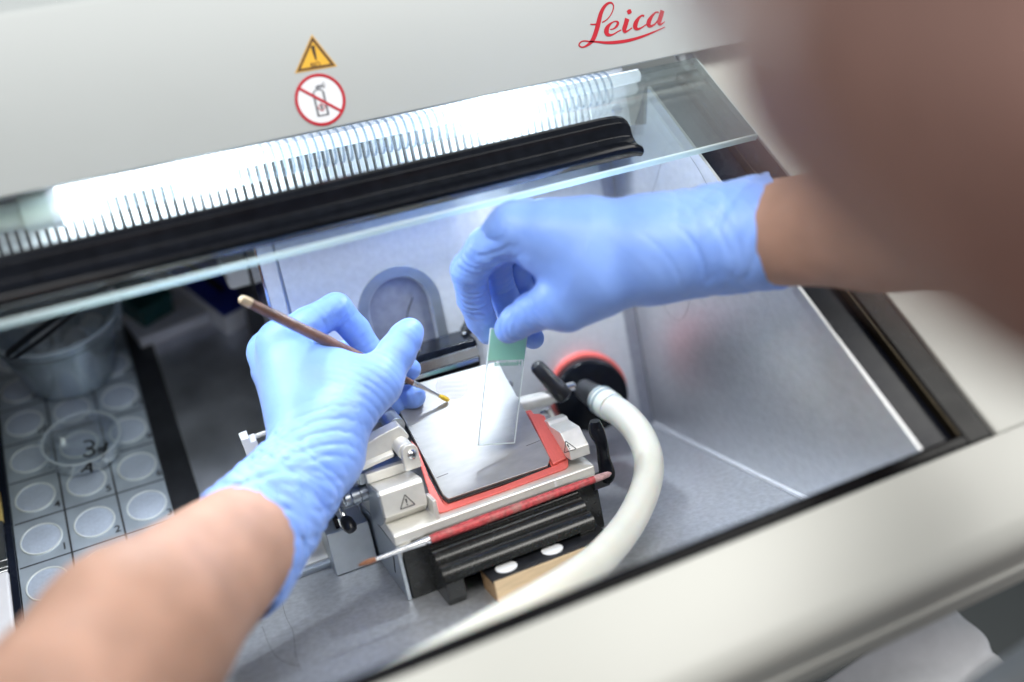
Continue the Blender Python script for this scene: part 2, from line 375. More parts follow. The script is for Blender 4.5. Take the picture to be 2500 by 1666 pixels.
def fast_mesh(name, V, F, material, parent=None, base=None):
    off = OFF[parent.name] if parent is not None else np.array(base, float)
    me = bpy.data.meshes.new(name); me.vertices.add(len(V)); me.vertices.foreach_set("co", ((V-off)*MM).astype(np.float32).ravel())
    me.loops.add(F.size); me.loops.foreach_set("vertex_index", F.ravel().astype(np.int32))
    me.polygons.add(len(F)); me.polygons.foreach_set("loop_start", np.arange(0, F.size, 4, dtype=np.int32))
    me.update(calc_edges=True); me.validate()
    me.polygons.foreach_set("use_smooth", [True]*len(me.polygons)); me.materials.append(material)
    o = bpy.data.objects.new(name, me); COL.objects.link(o); OFF[o.name] = off
    if parent is not None: o.parent = parent
    else: o.location = Vector(off)*MM
    return o
# ================================================================== the cryostat (the large structure)
DV = np.array((0, -0.7405, -0.6721)); NR = np.array((0, -0.6721, 0.7405)); EX = np.array((1.0, 0, 0))
def rp(x, v, h): return np.array((x, -70.0, 261.0)) + DV*v + NR*h
def rprism(prof, x0, x1):
    n = len(prof); V = [rp(x0, v, h) for v, h in prof] + [rp(x1, v, h) for v, h in prof]
    F = [[i, (i+1) % n, n+(i+1) % n, n+i] for i in range(n)] + [list(range(n))[::-1], list(range(n, 2*n))]
    return np.array(V), F
XL = -560.0
rf = mk("room_floor", (np.array([np.array((-3000, 0, 0)) - UP*700 - FWD*3000, np.array((3000, 0, 0)) - UP*700 - FWD*3000,
        np.array((3000, 0, 0)) - UP*700 + FWD*1100, np.array((-3000, 0, 0)) - UP*700 + FWD*1100]), [[0, 1, 2, 3]]), m_floorroom, base=-UP*700, smooth=False)
rf["kind"] = "structure"
rw = mk("room_wall", (np.array([np.array((-3000, 0, 0)) - UP*700 + FWD*1100, np.array((3000, 0, 0)) - UP*700 + FWD*1100,
        np.array((3000, 0, 0)) + UP*1800 + FWD*1100, np.array((-3000, 0, 0)) + UP*1800 + FWD*1100]), [[0, 1, 2, 3]]), m_panel, base=-UP*700 + FWD*1100, smooth=False)
rw["kind"] = "structure"
cryo = thing("cryostat", (-200, -150, 0), "white cryostat cabinet with an open steel chamber and red script logo", "cryostat")
# upper panel
pan = mk("upper_panel", prism([(-82, 277), (-82, 363), (-80, 367), (-76, 369), (-20, 369), (-20, 300), (-40, 277)], XL, 300), m_panel, cryo, bev=1.2)
ct0 = np.array((0, -76.0, 369.2))
mk("cabinet_top", slab([ct0 + EX*XL, ct0 + EX*300, ct0 + EX*300 + FWD*500, ct0 + EX*XL + FWD*500], -UP*6), m_panel, cryo, bev=1)
# white deck, right side and front nose
dk = mk("front_deck", rprism([(302.5, -14), (302.5, 3), (344, 3), (350, 2), (354.5, -1), (357.5, -6), (359, -12), (361.6, -22), (363.4, -23),
        (364, -25), (367, -37), (330, -37), (330, -20)], XL, 300), m_deck, cryo, bev=0.6)
mk("side_deck", rprism([(-40, -14), (-40, 3), (302.5, 3), (302.5, -14)], 45, 300), m_deck, cryo, bev=1.5, seg=3)
mk("side_liner", rprism([(-6, -60), (-6, -5), (301, -5), (301, -60)], 2.2, 26), m_navy, cryo, bev=0.5)
mk("brass_strip", rprism([(-6, -6), (-6, 0.2), (301, 0.2), (301, -6)], 26, 27.2), m_brass, cryo)
mk("side_gasket", rprism([(-6, -14), (-6, 1.6), (302, 1.6), (302, -14)], 27.2, 44.8), m_gasket, cryo, bev=1.5, seg=3)
mk("front_gasket", rprism([(294.5, -22), (294.5, 0.5), (296, 2.0), (300.5, 2.2), (302.3, 1.2), (302.3, -22)], XL, 27), m_gasket, cryo, bev=0.5)
# chamber walls and floor
wall = [(0, 0), (0, 236), (-60, 236), (-69.5, 261)] + [tuple(rp(0, v, 0)[1:]) for v in (100, 200, 294)] + [(-288, 0)]
mk("right_wall", prism(wall, 0, 2), m_steel, cryo, smooth=False)
mk("wall_seam", tube([(-1.2, 0, 1.2), (-1.2, -288, 1.2)], 2.2, 10), m_backpl, cryo)
mk("chamber_floor", box(XL, 0, -288, -0.2, -3, 0), m_floor, cryo, smooth=False)
mk("front_wall", box(XL, 0, -291, -288.2, -3, 48), m_steel, cryo, smooth=False)
# back plate with an arched opening
def back_plate():
    bm = bmesh.new(); hole = []
    out = [(-253, 0.0), (-11, 0.0), (-11, 236), (-253, 236)]
    cx, r, zt, zb = -180.0, 22.0, 146.0, 40.0
    for k in range(25):
        a = math.pi*k/24; hole.append((cx + r*math.cos(a), zt + r*math.sin(a)))
    hole += [(cx - r, zb), (cx + r, zb)]
    def loop(pts):
        vs = [bm.verts.new((x, 0, z)) for x, z in pts]
        return [bm.edges.new((vs[i], vs[(i+1) % len(vs)])) for i in range(len(vs))]
    e = loop(out) + loop(hole)
    bmesh.ops.triangle_fill(bm, use_beauty=True, edges=e)
    g = bmesh.ops.extrude_face_region(bm, geom=bm.faces[:])
    for v in [v for v in g['geom'] if isinstance(v, bmesh.types.BMVert)]: v.co.y += 5
    V = np.array([v.co[:] for v in bm.verts]); bm.verts.index_update()
    F = [[v.index for v in f.verts] for f in bm.faces]; bm.free(); return V, F
bp_ = mk("back_wall", back_plate(), m_backpl, cryo, smooth=False)
def arch(r0, r1, y0, y1, zt=146.0, zb=42.0, cx=-180.0, n=28):
    V, F = [], []
    prof = [(cx + 1, zb, 1)]
    A = [(1, zb)] + [(math.cos(math.pi*k/n), zt + 0) for k in range(0)]
    path = [(1.0, 0.0, zb)] + [(math.cos(math.pi*k/n), math.sin(math.pi*k/n), zt) for k in range(n+1)] + [(-1.0, 0.0, zb)]
    for c, s, zc in path:
        for r, y in ((r0, y0), (r1, y0), (r1, y1), (r0, y1)): V.append((cx + c*r, y, zc + s*r))
    for i in range(len(path)-1):
        for k in range(4): F.append([i*4+k, i*4+(k+1) % 4, (i+1)*4+(k+1) % 4, (i+1)*4+k])
    F += [[0, 1, 2, 3], [len(V)-4, len(V)-3, len(V)-2, len(V)-1]]
    return np.array(V), F
mk("slot_frame", arch(22.6, 30, -0.9, 0), m_alud, cryo, bev=0.3)
mk("slot_cover", prism([(6, 30), (6, 180), (8, 180), (8, 30)], -206, -154), m_recess, cryo, smooth=False)
mk("slot_seam", tube(cat([(-168, 5.6, 150), (-174, 5.6, 141), (-178, 5.6, 128), (-180, 5.6, 112)]), 0.35, 6), m_ink, cryo)
mk("edge_strip", box(-267.2, -265.4, -3, 40, 0, 250), m_chrome, cryo, bev=0.3)
mk("edge_strip", box(-265.2, -255.2, -1.2, 30, 0, 250), m_backpl, cryo, bev=0.6)
mk("corner_groove", box(-255, -253.2, 1.8, 8, 0, 236), m_alud, cryo)
mk("corner_strip", box(-10.8, -0.2, 0.6, 6, 0.2, 236), m_recess, cryo, bev=0.4)
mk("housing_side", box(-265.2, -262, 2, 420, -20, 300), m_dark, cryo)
# tilted shelf on the left
SH0 = np.array((0, -44.0, 5.7))
def sp(x, s, h): return np.array((x, 0, 0)) + SH0 + FWD*s + UP*h
def sbox(x0, x1, s0, s1, h0, h1):
    V = [sp(x, s, h) for x in (x0, x1) for s in (s0, s1) for h in (h0, h1)]
    return np.array(V), box(0, 1, 0, 1, 0, 1)[1]
mk("shelf", sbox(-341.5, -265.4, 0, 420, -3, 0), m_shelf, cryo, smooth=False)
mk("shelf_glare_patch", sbox(-336, -267.4, 0.6, 62, 0.05, 0.9), m_alu, cryo, bev=0.3)  # pale sheet added on the shelf, its tone standing in for lamp glare
mk("shelf_lip", sbox(-341.5, -248, -3.2, -0.1, -9, 0.4), m_alud, cryo, bev=0.5)
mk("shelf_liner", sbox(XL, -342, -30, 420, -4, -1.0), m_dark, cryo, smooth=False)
mk("shelf_divider", sbox(-360.6, -342, -60, 420, -1, 2.6), m_black, cryo, bev=0.6)
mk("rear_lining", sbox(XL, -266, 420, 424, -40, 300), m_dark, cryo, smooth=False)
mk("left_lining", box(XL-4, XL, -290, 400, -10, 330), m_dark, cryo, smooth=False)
# grille under the panel
gr = mk("air_grille", join(box(-470, -4, -46, -43, 268, 276), box(-470, -4, -46, -43, 236, 239), box(-33, -4, -46.6, -43, 236, 276)), m_white, cryo, bev=0.4)
mk("evaporator_dark", box(-470, -1, -20, -16, 240, 300), m_dark, cryo, smooth=False)
mk("grille_top", box(-470, -2, -44, -16, 276, 279), m_dark, cryo, smooth=False)
sl = mk("slat", box(-1.45, 1.45, -45.6, -41, 238.5, 268.5), m_white, gr, bev=0.3)
x = -36.0; first = True
while x > -468:
    if first: sl.location.x += x*MM; first = False
    else:
        o = sl.copy(); COL.objects.link(o); o.parent = gr; o.location.x = sl.location.x + (x + 36.0)*MM; OFF[o.name] = OFF[sl.name]
    x -= 5.1
mk("screw", revolve((-14, -46.4, 250), (0, -1, 0), [(0, 4.2), (1.6, 4.0), (2.2, 3.2), (2.2, 1.2), (1.2, 1.0)], 20), m_chrome, gr)
# sliding window
GH, GV = 10.8, 0
gc = onpl(1740*1.0625, 310*1.0625, rp(0, 0, GH), NR); GV = float((gc - rp(0, 0, GH)) @ DV); GX = float(gc[0])
win = mk("sliding_window", rprism([(-6, GH-5), (-6, GH), (GV-1.2, GH), (GV-1.2, GH-5)], XL, GX), m_glass, cryo, smooth=False)
mk("glass_edge", rprism([(GV-1.2, GH-5), (GV-1.2, GH), (GV-0.4, GH), (GV, GH-0.6), (GV, GH-4.4), (GV-0.4, GH-5)], XL, GX), m_gedge, win, smooth=False)
mk("glass_edge", rprism([(-6, GH-5), (-6, GH), (GV, GH), (GV, GH-5)], GX+0.05, GX+0.9), m_gedge, win, smooth=False)
def handle_mesh():
    prof = [(0, 0), (0, 8.5), (1.5, 12), (5, 13.5), (9, 12.5), (12, 9), (15, 6.8), (19, 6.5), (23, 8.2), (26, 10.2), (28, 9.6), (29, 7), (28, 2), (27, 0)]
    sec = [(XL, 1.0, 0), (-90, 1.0, 0), (-62, 1.0, 0), (-52, 0.96, 0.3), (-47, 0.86, 1.0), (-44.5, 0.7, 2.2)]
    V, F, n = [], [], len(prof); v0 = GV - 34.0
    for x, k, s in sec:
        for v, h in prof: V.append(rp(x, v0 + s + v*(1 - s*0.01), GH + 0.05 + h*k))
    for i in range(len(sec)-1):
        for j in range(n): F.append([i*n+j, i*n+(j+1) % n, (i+1)*n+(j+1) % n, (i+1)*n+j])
    F += [list(range(n))[::-1], list(range((len(sec)-1)*n, len(sec)*n))]
    return np.array(V), F
mk("handle", handle_mesh(), m_blackg, win, angle=50, bev=0.4)
# logo and stickers on the panel
PY = -82.0
def p3(u, v, h): return np.array((u, PY - 0.02 - h, v))
def lg(cx, cy):
    q = onax(1400 + cx*0.102, cy*0.102, 1, PY); return (q[0], q[2])
def stroke(pts, w):
    P = cat([lg(a, b) for a, b in pts], 8); W = cat([[q, 0, 0] for q in w], 8)[:, 0]
    return ribbon(P, np.clip(W, 1, 400)*0.0262, p3)
strokes = [
    ([(690, 540), (800, 470), (890, 360), (945, 240), (958, 150), (930, 90), (880, 68), (800, 100), (720, 190), (660, 310), (620, 450), (580, 620), (530, 790), (470, 940), (390, 1040), (290, 1110), (200, 1135), (140, 1100), (140, 1050), (200, 995), (290, 985), (400, 1000), (560, 1005), (760, 1025), (980, 1020), (1250, 985), (1500, 925), (1750, 840), (1980, 745), (2190, 650)],
     [30, 26, 24, 26, 28, 34, 44, 60, 80, 95, 110, 115, 112, 105, 75, 45, 32, 32, 32, 28, 30, 34, 45, 62, 75, 75, 65, 50, 34, 20]),
    ([(405, 585), (470, 590), (540, 585)], [28, 30, 40]),
    ([(880, 710), (960, 690), (1040, 620), (1062, 545), (1010, 515), (930, 540), (840, 620), (790, 720), (800, 810), (870, 845), (960, 820), (1060, 760), (1140, 720)],
     [24, 34, 60, 60, 30, 34, 80, 120, 110, 60, 34, 28, 26]),
    ([(1285, 450), (1250, 580), (1215, 700), (1230, 765), (1310, 735), (1400, 670)], [120, 115, 112, 70, 34, 26]),
    ([(1690, 390), (1640, 375), (1560, 440), (1490, 560), (1480, 660), (1540, 700), (1640, 660), (1740, 590)], [46, 40, 70, 115, 115, 60, 34, 26]),
    ([(2040, 300), (1970, 300), (1880, 390), (1810, 510), (1800, 600), (1860, 630), (1950, 580), (2010, 500)], [34, 36, 70, 115, 110, 60, 40, 30]),
    ([(2130, 255), (2090, 400), (2050, 530), (2070, 590), (2130, 565), (2190, 520)], [110, 115, 110, 60, 34, 22]),
    ([(1290, 310), (1335, 285), (1380, 262)], [80, 110, 80])]
mk("logo", join(*[stroke(a, b) for a, b in strokes]), m_logo, cryo, smooth=False)
def on_p(px, py):
    q = onax(px, py, 1, PY); return q[0], q[2]
def poly_on(pts, h0, h1, material, name, par=cryo):
    return mk(name, slab([p3(u, v, h0) for u, v in pts], (0, -(h1-h0), 0)), material, par, smooth=False)
k_ = 200/1206.0
tri = [on_p(680+490*k_, 60+150*k_), on_p(680+240*k_, 60+720*k_), on_p(680+860*k_, 60+615*k_)]
cen = np.mean(tri, 0)
poly_on(tri, 0, 0.2, m_yel, "warning_sticker")
ws = bpy.data.objects["warning_sticker"]
def inset(f, g): 
    a = [tuple(cen + (np.array(t)-cen)*f) for t in tri]; b = [tuple(cen + (np.array(t)-cen)*g) for t in tri]
    V = [p3(u, v, 0.25) for u, v in a] + [p3(u, v, 0.25) for u, v in b]
    return np.array(V), [[i, (i+1) % 3, 3+(i+1) % 3, 3+i] for i in range(3)]
mk("sticker_border", inset(0.93, 0.70), m_brn, ws, smooth=False)
c0 = on_p(680+520*k_, 60+400*k_); c1 = on_p(680+520*k_, 60+560*k_)
mk("exclamation_mark", ribbon([(c0[0], c0[1]+3.2), (c0[0], c0[1]-0.5), (c0[0]+0.1, c0[1]-4.6)], [2.0, 1.6, 0.8], lambda u, v, h: p3(u, v, 0.25+h)), m_ink, ws, smooth=False)
text("sticker_text", "BIO", 3.6, p3(c1[0]+0.6, c1[1]-1.4, 0.24), (1, 0, 0), (0, 0, 1), m_brn, ws)
pc = on_p(680+615*k_, 60+1110*k_); pr = abs(on_p(680+985*k_, 60+1060*k_)[0] - on_p(680+245*k_, 60+1160*k_)[0])/2
circ = lambda r, n=48: [(pc[0]+r*math.cos(2*math.pi*i/n), pc[1]+r*math.sin(2*math.pi*i/n)) for i in range(n)]
ps = poly_on(circ(pr), 0, 0.2, m_stk, "prohibition_sticker")
up_ = lambda u, v, h: p3(u, v, 0.22+h)
ring = circ(pr-0.9, 60); ring.append(ring[0])
a45 = math.radians(141)
mk("red_ring", join(ribbon(ring, 1.7, up_), ribbon([(pc[0]+pr*0.9*math.cos(a45), pc[1]+pr*0.9*math.sin(a45)), pc, (pc[0]-pr*0.9*math.cos(a45), pc[1]-pr*0.9*math.sin(a45))], 1.5, lambda u, v, h: p3(u, v, 0.3+h))), m_logo, ps, smooth=False)
def rel(pts): return [(pc[0]+a, pc[1]+b) for a, b in pts]
mk("spray_can_drawing", join(ribbon(rel([(-3.2, 4.2), (-3.2, -8.6)]), 1.2, up_), ribbon(rel([(2.6, 4.2), (2.6, -8.6)]), 1.2, up_), ribbon(rel([(-3.6, -8.6), (3.0, -8.6)]), 0.8, up_),
    ribbon(rel([(-3.2, 4.4), (-1.6, 5.8), (1.2, 5.8), (2.6, 4.4)]), 0.7, up_), ribbon(rel([(-1.0, 6.8), (1.4, 7.6)]), 1.8, up_),
    ribbon(rel([(1.4, 7.6), (4.6, 9.2)]), 0.4, up_), ribbon(rel([(1.6, 7.3), (4.9, 7.6)]), 0.4, up_), ribbon(rel([(1.4, 7.2), (4.4, 6.2)]), 0.4, up_),
    ribbon(rel([(-0.3, -3.0), (-0.3, -5.4)]), 1.3, up_)), m_inkg, ps, smooth=False)
mk("flame_diamond", ribbon(rel([(-0.3, -2.0), (1.9, -4.2), (-0.3, -6.4), (-2.5, -4.2), (-0.3, -2.0)]), 0.5, up_), m_logo, ps, smooth=False)

# ------------------------------------------------------------------ fluorescent lamp
LC = (-58.0, 265.5); LR = 9.6
lamp = thing("fluorescent_lamp", (-180, LC[0], LC[1]), "lit fluorescent lamp in a clear ribbed plastic cover under the white panel", "lamp")
def lampring(r0, r1, x0, x1, n=28, a0=0, a1=2*math.pi):
    full = abs(a1-a0-2*math.pi) < 1e-6; V, F = [], []; m = n if full else n+1
    for i in range(m):
        a = a0+(a1-a0)*i/n; c, s = math.cos(a), math.sin(a)
        for r, x_ in ((r0, x0), (r1, x0), (r1, x1), (r0, x1)): V.append((x_, LC[0]+c*r, LC[1]+s*r))
    for i in range(n):
        for k in range(4): F.append([i*4+k, i*4+(k+1) % 4, ((i+1) % m)*4+(k+1) % 4, ((i+1) % m)*4+k])
    return np.array(V), F
mk("tube", cyl((-366, LC[0]+1, LC[1]+3.4), (1, LC[0]+1, LC[1]+3.4), 4.2, n=20), m_tube, lamp)
for x_, mm_ in ((-104, m_diode), (-289, m_diode2), (-358, m_diode2)):
    mk("bright_diode", box(x_-9, x_+9, LC[0]-4, LC[0]+3, LC[1]-6.5, LC[1]-2.5), mm_, lamp)
cover = mk("cover", revolve((-372, LC[0], LC[1]), (1, 0, 0), [(0, LR), (366, LR), (372, LR*0.96), (377, LR*0.84), (380.5, LR*0.6), (381.5, 0.5)], 32, cap=False), m_cover, lamp)
rb = mk("rib", lampring(LR+0.1, LR+1.0, -0.65, 0.65, 20, math.radians(75), math.radians(285)), m_rib, cover)
x = -362.0; first = True
while x < -24:
    if first: rb.location.x += x*MM; x0_ = x; first = False
    else:
        o = rb.copy(); COL.objects.link(o); o.parent = cover; o.location.x = rb.location.x + (x-x0_)*MM; OFF[o.name] = OFF[rb.name]
    x += 5.1
mk("socket", revolve((-372, LC[0], LC[1]), (-1, 0, 0), [(0, LR+0.6), (16, LR+0.6), (17, LR-1), (19, LR-2), (60, LR-2)], 24), m_socket, lamp)
mk("end_ring", lampring(LR+0.2, LR+1.6, -374, -369), m_white, lamp)
# ================================================================== knife holder
PS = np.array((0, math.cos(math.radians(35)), math.sin(math.radians(35)))); PN = np.array((0, -PS[2], PS[1])); P0 = np.array((-206.9, -118.0, 50.9))
def onplate(px, py, h=0.0): return onpl(px, py, P0 + PN*h, PN)
kh = thing("knife_holder", (-180, -90, 0), "metal microtome knife holder with steel stage plate, red frame and black base", "knife holder")
mk("base", prism([(-127, 0), (-127, 35.5), (-30, 35.5), (-30, 0)], -243.6, -112), m_blackm, kh, bev=1.5, seg=3)
body_ = mk("body", prism([(-126.4, 36), (-127.6, 38), (-127.6, 42.8), (-126.4, 43.8), (-115, 45.4), (-32, 45.4), (-32, 36)], -246.2, -112.4), m_alu, kh, bev=0.8, seg=3)
endp = mk("end_plate", prism([(-126.2, 0.3), (-126.8, 35.8), (-34, 35.8), (-34, 0.3)], -246.4, -243.8), m_alud, kh, bev=0.5)
mk("end_slot", prism([(-114, 24), (-112.6, 25), (-106, 12), (-107.4, 11)], -246.7, -246.3), m_ink, endp)
# rounded inset corner pieces
def roundtri(x0, sx):
    V = [(x0, -128.0, 36.2)]; n = 8
    for k in range(n+1):
        a = math.pi/2*k/n; V.append((x0 + sx*(7 - 7*math.cos(a)), -128.0, 29.5 + 7*math.sin(a)))
    return slab(V, (0, 1.2, 0))
mk("front_corner", roundtri(-244, 1), m_alu, body_); mk("front_corner", roundtri(-112.2, -1), m_alu, body_)
mk("index_mark", box(-141, -139.6, -127.9, -127.55, 38.5, 42.5), m_white, body_)
cl = [(-91, 65.6), (-116.2, 68.8), (-118.2, 66.5), (-118.2, 52), (-110, 44.8), (-100, 39.5), (-86, 36.5), (-72, 36.5), (-66, 44), (-70, 60)]
lcl = mk("left_clamp", prism(cl, -246.6, -219.5), m_alu, kh, bev=0.7)
mk("left_clamp_cap", prism([(y*1.0+0.2, z) for y, z in [(-92, 65), (-115.6, 68), (-117.4, 66), (-117.4, 52.4), (-109.6, 45.4), (-99.8, 40.2), (-86, 37.2), (-73, 37.2)]], -247.3, -246.7), m_alud, lcl)
rcl = mk("right_clamp", prism([(-92, 69.5), (-99, 69.8), (-101, 67.6), (-116.5, 67.3), (-126.0, 57.5), (-126.2, 51), (-80, 49), (-78, 62)], -126.5, -112.6), m_alu, kh, bev=0.6)
def warn(c, xd, yd, s, par):
    xd, yd = _n(xd), _n(yd); nd = np.cross(xd, yd)
    to3 = lambda u, v, h: np.array(c) + xd*u + yd*v + nd*(0.06 + h)
    t = [(-s*0.5, -s*0.40), (s*0.5, -s*0.40), (0, s*0.46), (-s*0.5, -s*0.40)]
    parts = [ribbon(np.array([t[i], t[i+1]]), 0.55, to3, 0.08) for i in range(3)]
    parts += [ribbon(np.array([(0, s*0.18), (0, -s*0.12)]), [1.1, 0.7], to3, 0.08), ribbon(np.array([(0, -s*0.2), (0, -s*0.28)]), 0.9, to3, 0.08)]
    mk("warning_mark", join(*parts), m_ink, par, smooth=False)
wc = onax(992, 1224, 1, -118.2); warn(wc + np.array((0, -0.05, 0)), (1, 0, 0), (0, 0, 1), 9.2, lcl)
d45 = _n((0, 9.5, 9.8)); wp = onpl(1387, 1090, (-113, -116.5, 67.3), np.cross(EX, d45)); warn(wp, (1, 0, 0), d45, 8.2, rcl)
# stage plate, with chamfered front corners
st = [onplate(*p) for p in [(950, 955), (1216, 882), (1237, 925), (1239, 926), (1280, 999), (1343, 1118), (1337, 1137), (1095, 1218), (1082, 1208)]]
stp = mk("stage_plate", slab(st, -PN*2.2), m_stage, kh, bev=0.3)
st2 = [p - PN*2.25 + (p - np.mean(st, 0))*0.012 - PS*0.6 for p in st]
mk("stage_underlay", slab(st2, -PN*2.6), m_black, kh, bev=0.3)
for a, b in [((1285, 1089), (1318, 1076)), ((1066, 1167), (1094, 1156))]:
    A, B = onplate(*a), onplate(*b)
    mk("stage_mark", cyl(A + PN*0.02, B + PN*0.02, 0.16, n=6), m_ink, stp)
# red frame: U of flat bar just below the stage
c7 = lambda x, y: (840 + x*0.3443, 960 + y*0.3443)
H = -1.6
out = [c7(470, 330), c7(530, 480), c7(632, 800), c7(648, 832), c7(680, 845), c7(720, 838), c7(1200, 670), c7(1570, 535), c7(1592, 512), c7(1590, 470), c7(1440, 200), c7(1420, 160), c7(1385, 145), c7(1345, 145), c7(1325, 118), c7(1285, 125)]
inn = [c7(1300, 180), c7(1470, 520), c7(1100, 665), c7(720, 800), c7(690, 760), c7(600, 590), c7(545, 440), c7(520, 380)]
rfr = mk("red_frame", slab([onplate(x, y, H + (4 if i >= 9 else 0)*0) for i, (x, y) in enumerate(out + inn)], -PN*2.0), m_red, kh, bev=0.5, seg=3)
lip = [onplate(*p, H) for p in [c7(730, 815), c7(1470, 545)]]
mk("red_channel", slab([lip[0] - PN*2.4, lip[1] - PN*2.4, lip[1] - PN*2.4 + PS*12, lip[0] - PN*2.4 + PS*12], -PN*1.0), m_red, rfr)
mk("red_step", slab([onplate(*p, H+0.1) for p in [c7(1300, 150), c7(1420, 175), c7(1575, 475), c7(1480, 520)]], PN*2.4), m_red, kh, bev=0.8, seg=3)
mk("frame_bracket", box(-218.5, -216.0, -126.2, -112, 38, 56), m_alu, kh, bev=0.5)
# bar behind the stage
bbar = mk("back_bar", prism([(-32, 113.5), (-30, 118), (-8, 121), (-6, 98), (-28, 96), (-31, 103)], -222, -140.5), m_blackg, kh, bev=0.5)
mk("knife_edge", prism([(-33.2, 106.6), (-32.3, 113.3), (-31.6, 113.3), (-31.6, 106.4)], -222, -141), m_chrome, bbar, bev=0.2)
mk("knife_edge", prism([(-34.2, 103.2), (-33.4, 105.8), (-31.4, 105.8), (-31.4, 103)], -222, -142.5), m_chrome, bbar, bev=0.2)
mk("bar_screw", revolve((-180, -20, 118.8), (0, -0.13, 1), [(0, 3), (1.4, 2.6), (1.8, 1.4)], 18), m_chrome, bbar)
mk("stage_hinge", cyl((-216, -44, 99.5), (-136, -44, 99.5), 1.4, n=12), m_chrome, kh)
q0 = onax(1116, 846, 1, -16); q1 = onax(1136, 812, 1, -14); q2 = onax(1175, 745, 1, -10)
mk("rear_lever_rod", cyl(q0, q1, 2.0, n=14), m_chrome, kh)
mk("rear_lever_grip", cyl(q1, q2, 4.4, 4.8, n=18), m_black, kh, bev=1)
# right side: rod, toggle lever, clamp lever
ra, rb_ = onax(1262, 990, 1, -62), onax(1356, 968, 1, -62)
mk("clamp_rod", revolve(ra, rb_ - ra, [(0, 5.2), (np.linalg.norm(rb_-ra)-4, 5.2), (np.linalg.norm(rb_-ra)-3.5, 4.2), (np.linalg.norm(rb_-ra)+5, 4.2)], 22), m_alu, kh)
la, lb = onax(1384, 974, 1, -68), onax(1303, 886, 1, -56)
ln = np.linalg.norm(lb-la)
lev = mk("toggle_lever", revolve(la, lb-la, [(0, 3.4), (1.2, 5.6), (2.8, 6.3), (9, 6.3), (ln*0.5, 5.5), (ln-3.5, 5.2), (ln-1.2, 3.8), (ln, 1.4)], 16), m_black, kh)
mk("lever_pin", revolve(la - _n(lb-la)*0.1, -(lb-la), [(0, 1.5), (0.4, 1.3)], 14), m_chrome, lev)
mk("clamp_screw", revolve(onax(1388, 946, 1, -58), (1, -0.2, 0), [(-5, 3.0), (4, 3.0), (5, 2)], 18), m_chrome, kh)
for px, py, r in ((1243, 938, 3.0), (1338, 1005, 2.6)):
    c = onax(px, py, 1, -50); mk("screw", revolve(c, (0.6, -0.8, 0.2), [(-6, r*0.8), (0, r), (1.4, r*0.8), (1.8, r*0.3)], 16), m_chrome, kh)
mk("support_post", cyl(onax(1340, 1000, 1, -58), onax(1352, 1024, 1, -62), 1.8, n=12), m_alu, kh)
lv = cat([onax(1452, 1028, 0, -105), onax(1456, 1052, 0, -105), onax(1469, 1085, 0, -105), onax(1474, 1120, 0, -105), onax(1482, 1155, 0, -105), onax(1479, 1170, 0, -106)], 6)
clv = mk("clamp_lever", tube(lv, cat([[r, 0, 0] for r in (3.2, 5.0, 4.0, 4.2, 5.2, 4.6)], 6)[:, 0], 16), m_blackg, kh)
mk("clamp_lever_hub", cyl(onax(1482, 1166, 0, -104), onax(1482, 1166, 0, -104) + np.array((-12, 0, 0)), 5.2, n=18), m_black, clv, bev=0.8)
mk("lever_screw", revolve(onax(1489, 1164, 0, -103.5), (1, -0.5, 0.2), [(0, 3), (1.2, 2.6), (1.6, 1)], 14), m_chrome, clv)
# left side: pivot bracket, arms, micrometer
bc = onax(1003, 1111, 1, -106)
def tongue(c, w, hb, ht, y0, y1):
    P = [(c[0]-w, c[2]-hb), (c[0]+w, c[2]-hb)] + [(c[0]+w*math.cos(math.pi*k/14), c[2]+ht-w+w*math.sin(math.pi*k/14)) for k in range(15)]
    return slab([(x_, y0, z_) for x_, z_ in P], (0, y1-y0, 0))
pvb = mk("pivot_bracket", tongue(bc, 5.2, 9.5, 6.5, -106, -101), m_alu, kh, bev=0.6)
mk("pivot_screw", revolve((bc[0]+0.8, -106.1, bc[2]+0.2), (0.15, -1, 0.1), [(0, 3.2), (1.0, 3.0), (1.6, 2.2), (1.0, 1.4), (2.8, 1.2)], 18), m_chrome, pvb)
mk("pivot_barrel", cyl((bc[0]-1, -101, bc[2]+1), (bc[0]-2.5, -74, bc[2]+6), 5.6, n=24), m_alu, kh, bev=0.6)
b2 = onax(968, 1043, 1, -82)
mk("upper_barrel", cyl(b2, b2 + np.array((-2, 26, 7)), 6.0, n=24), m_alud, kh, bev=0.6)
arm1 = [onax(*p, 1, -92) for p in [(1000, 1066), (985, 1092), (885, 1130), (840, 1120), (925, 1065), (975, 1040)]]
mk("arm", slab(arm1, (0, 8, 2)), m_alu, kh, bev=0.8)
arm2 = [onax(*p, 1, -96) for p in [(962, 1106), (962, 1116), (882, 1152), (870, 1146)]]
mk("arm_ledge", slab(arm2, (0, 9, 2)), m_alu, kh, bev=0.5)
mk("clamp_ridge", prism([(-86, 64), (-88, 72), (-80, 73), (-72, 70), (-70, 62)], -251, -222), m_alud, kh, bev=0.6)
mk("ridge_plate", prism([(-93, 66), (-94, 72.5), (-89.2, 73), (-88.5, 66)], -247.5, -221), m_alu, kh, bev=0.4)
w0 = onax(604, 1072, 1, -40)
wp_ = [onax(*p, 1, -46) for p in [(588, 1076), (608, 1068), (612, 1081), (627, 1075), (642, 1114), (636, 1121), (640, 1131), (616, 1149)]]
web = mk("white_end_bracket", slab(wp_, (0, 7, 3)), m_white, kh, bev=0.5)
mk("bracket_hole", revolve(onax(616, 1117, 1, -46.3), (0, -1, 0), [(0, 1.3), (0.2, 1.3)], 14), m_ink, web)
mk("bracket_rod", cyl(onax(612, 1070, 1, -36), onax(700, 1038, 1, -36), 1.6, n=10), m_alu, kh)
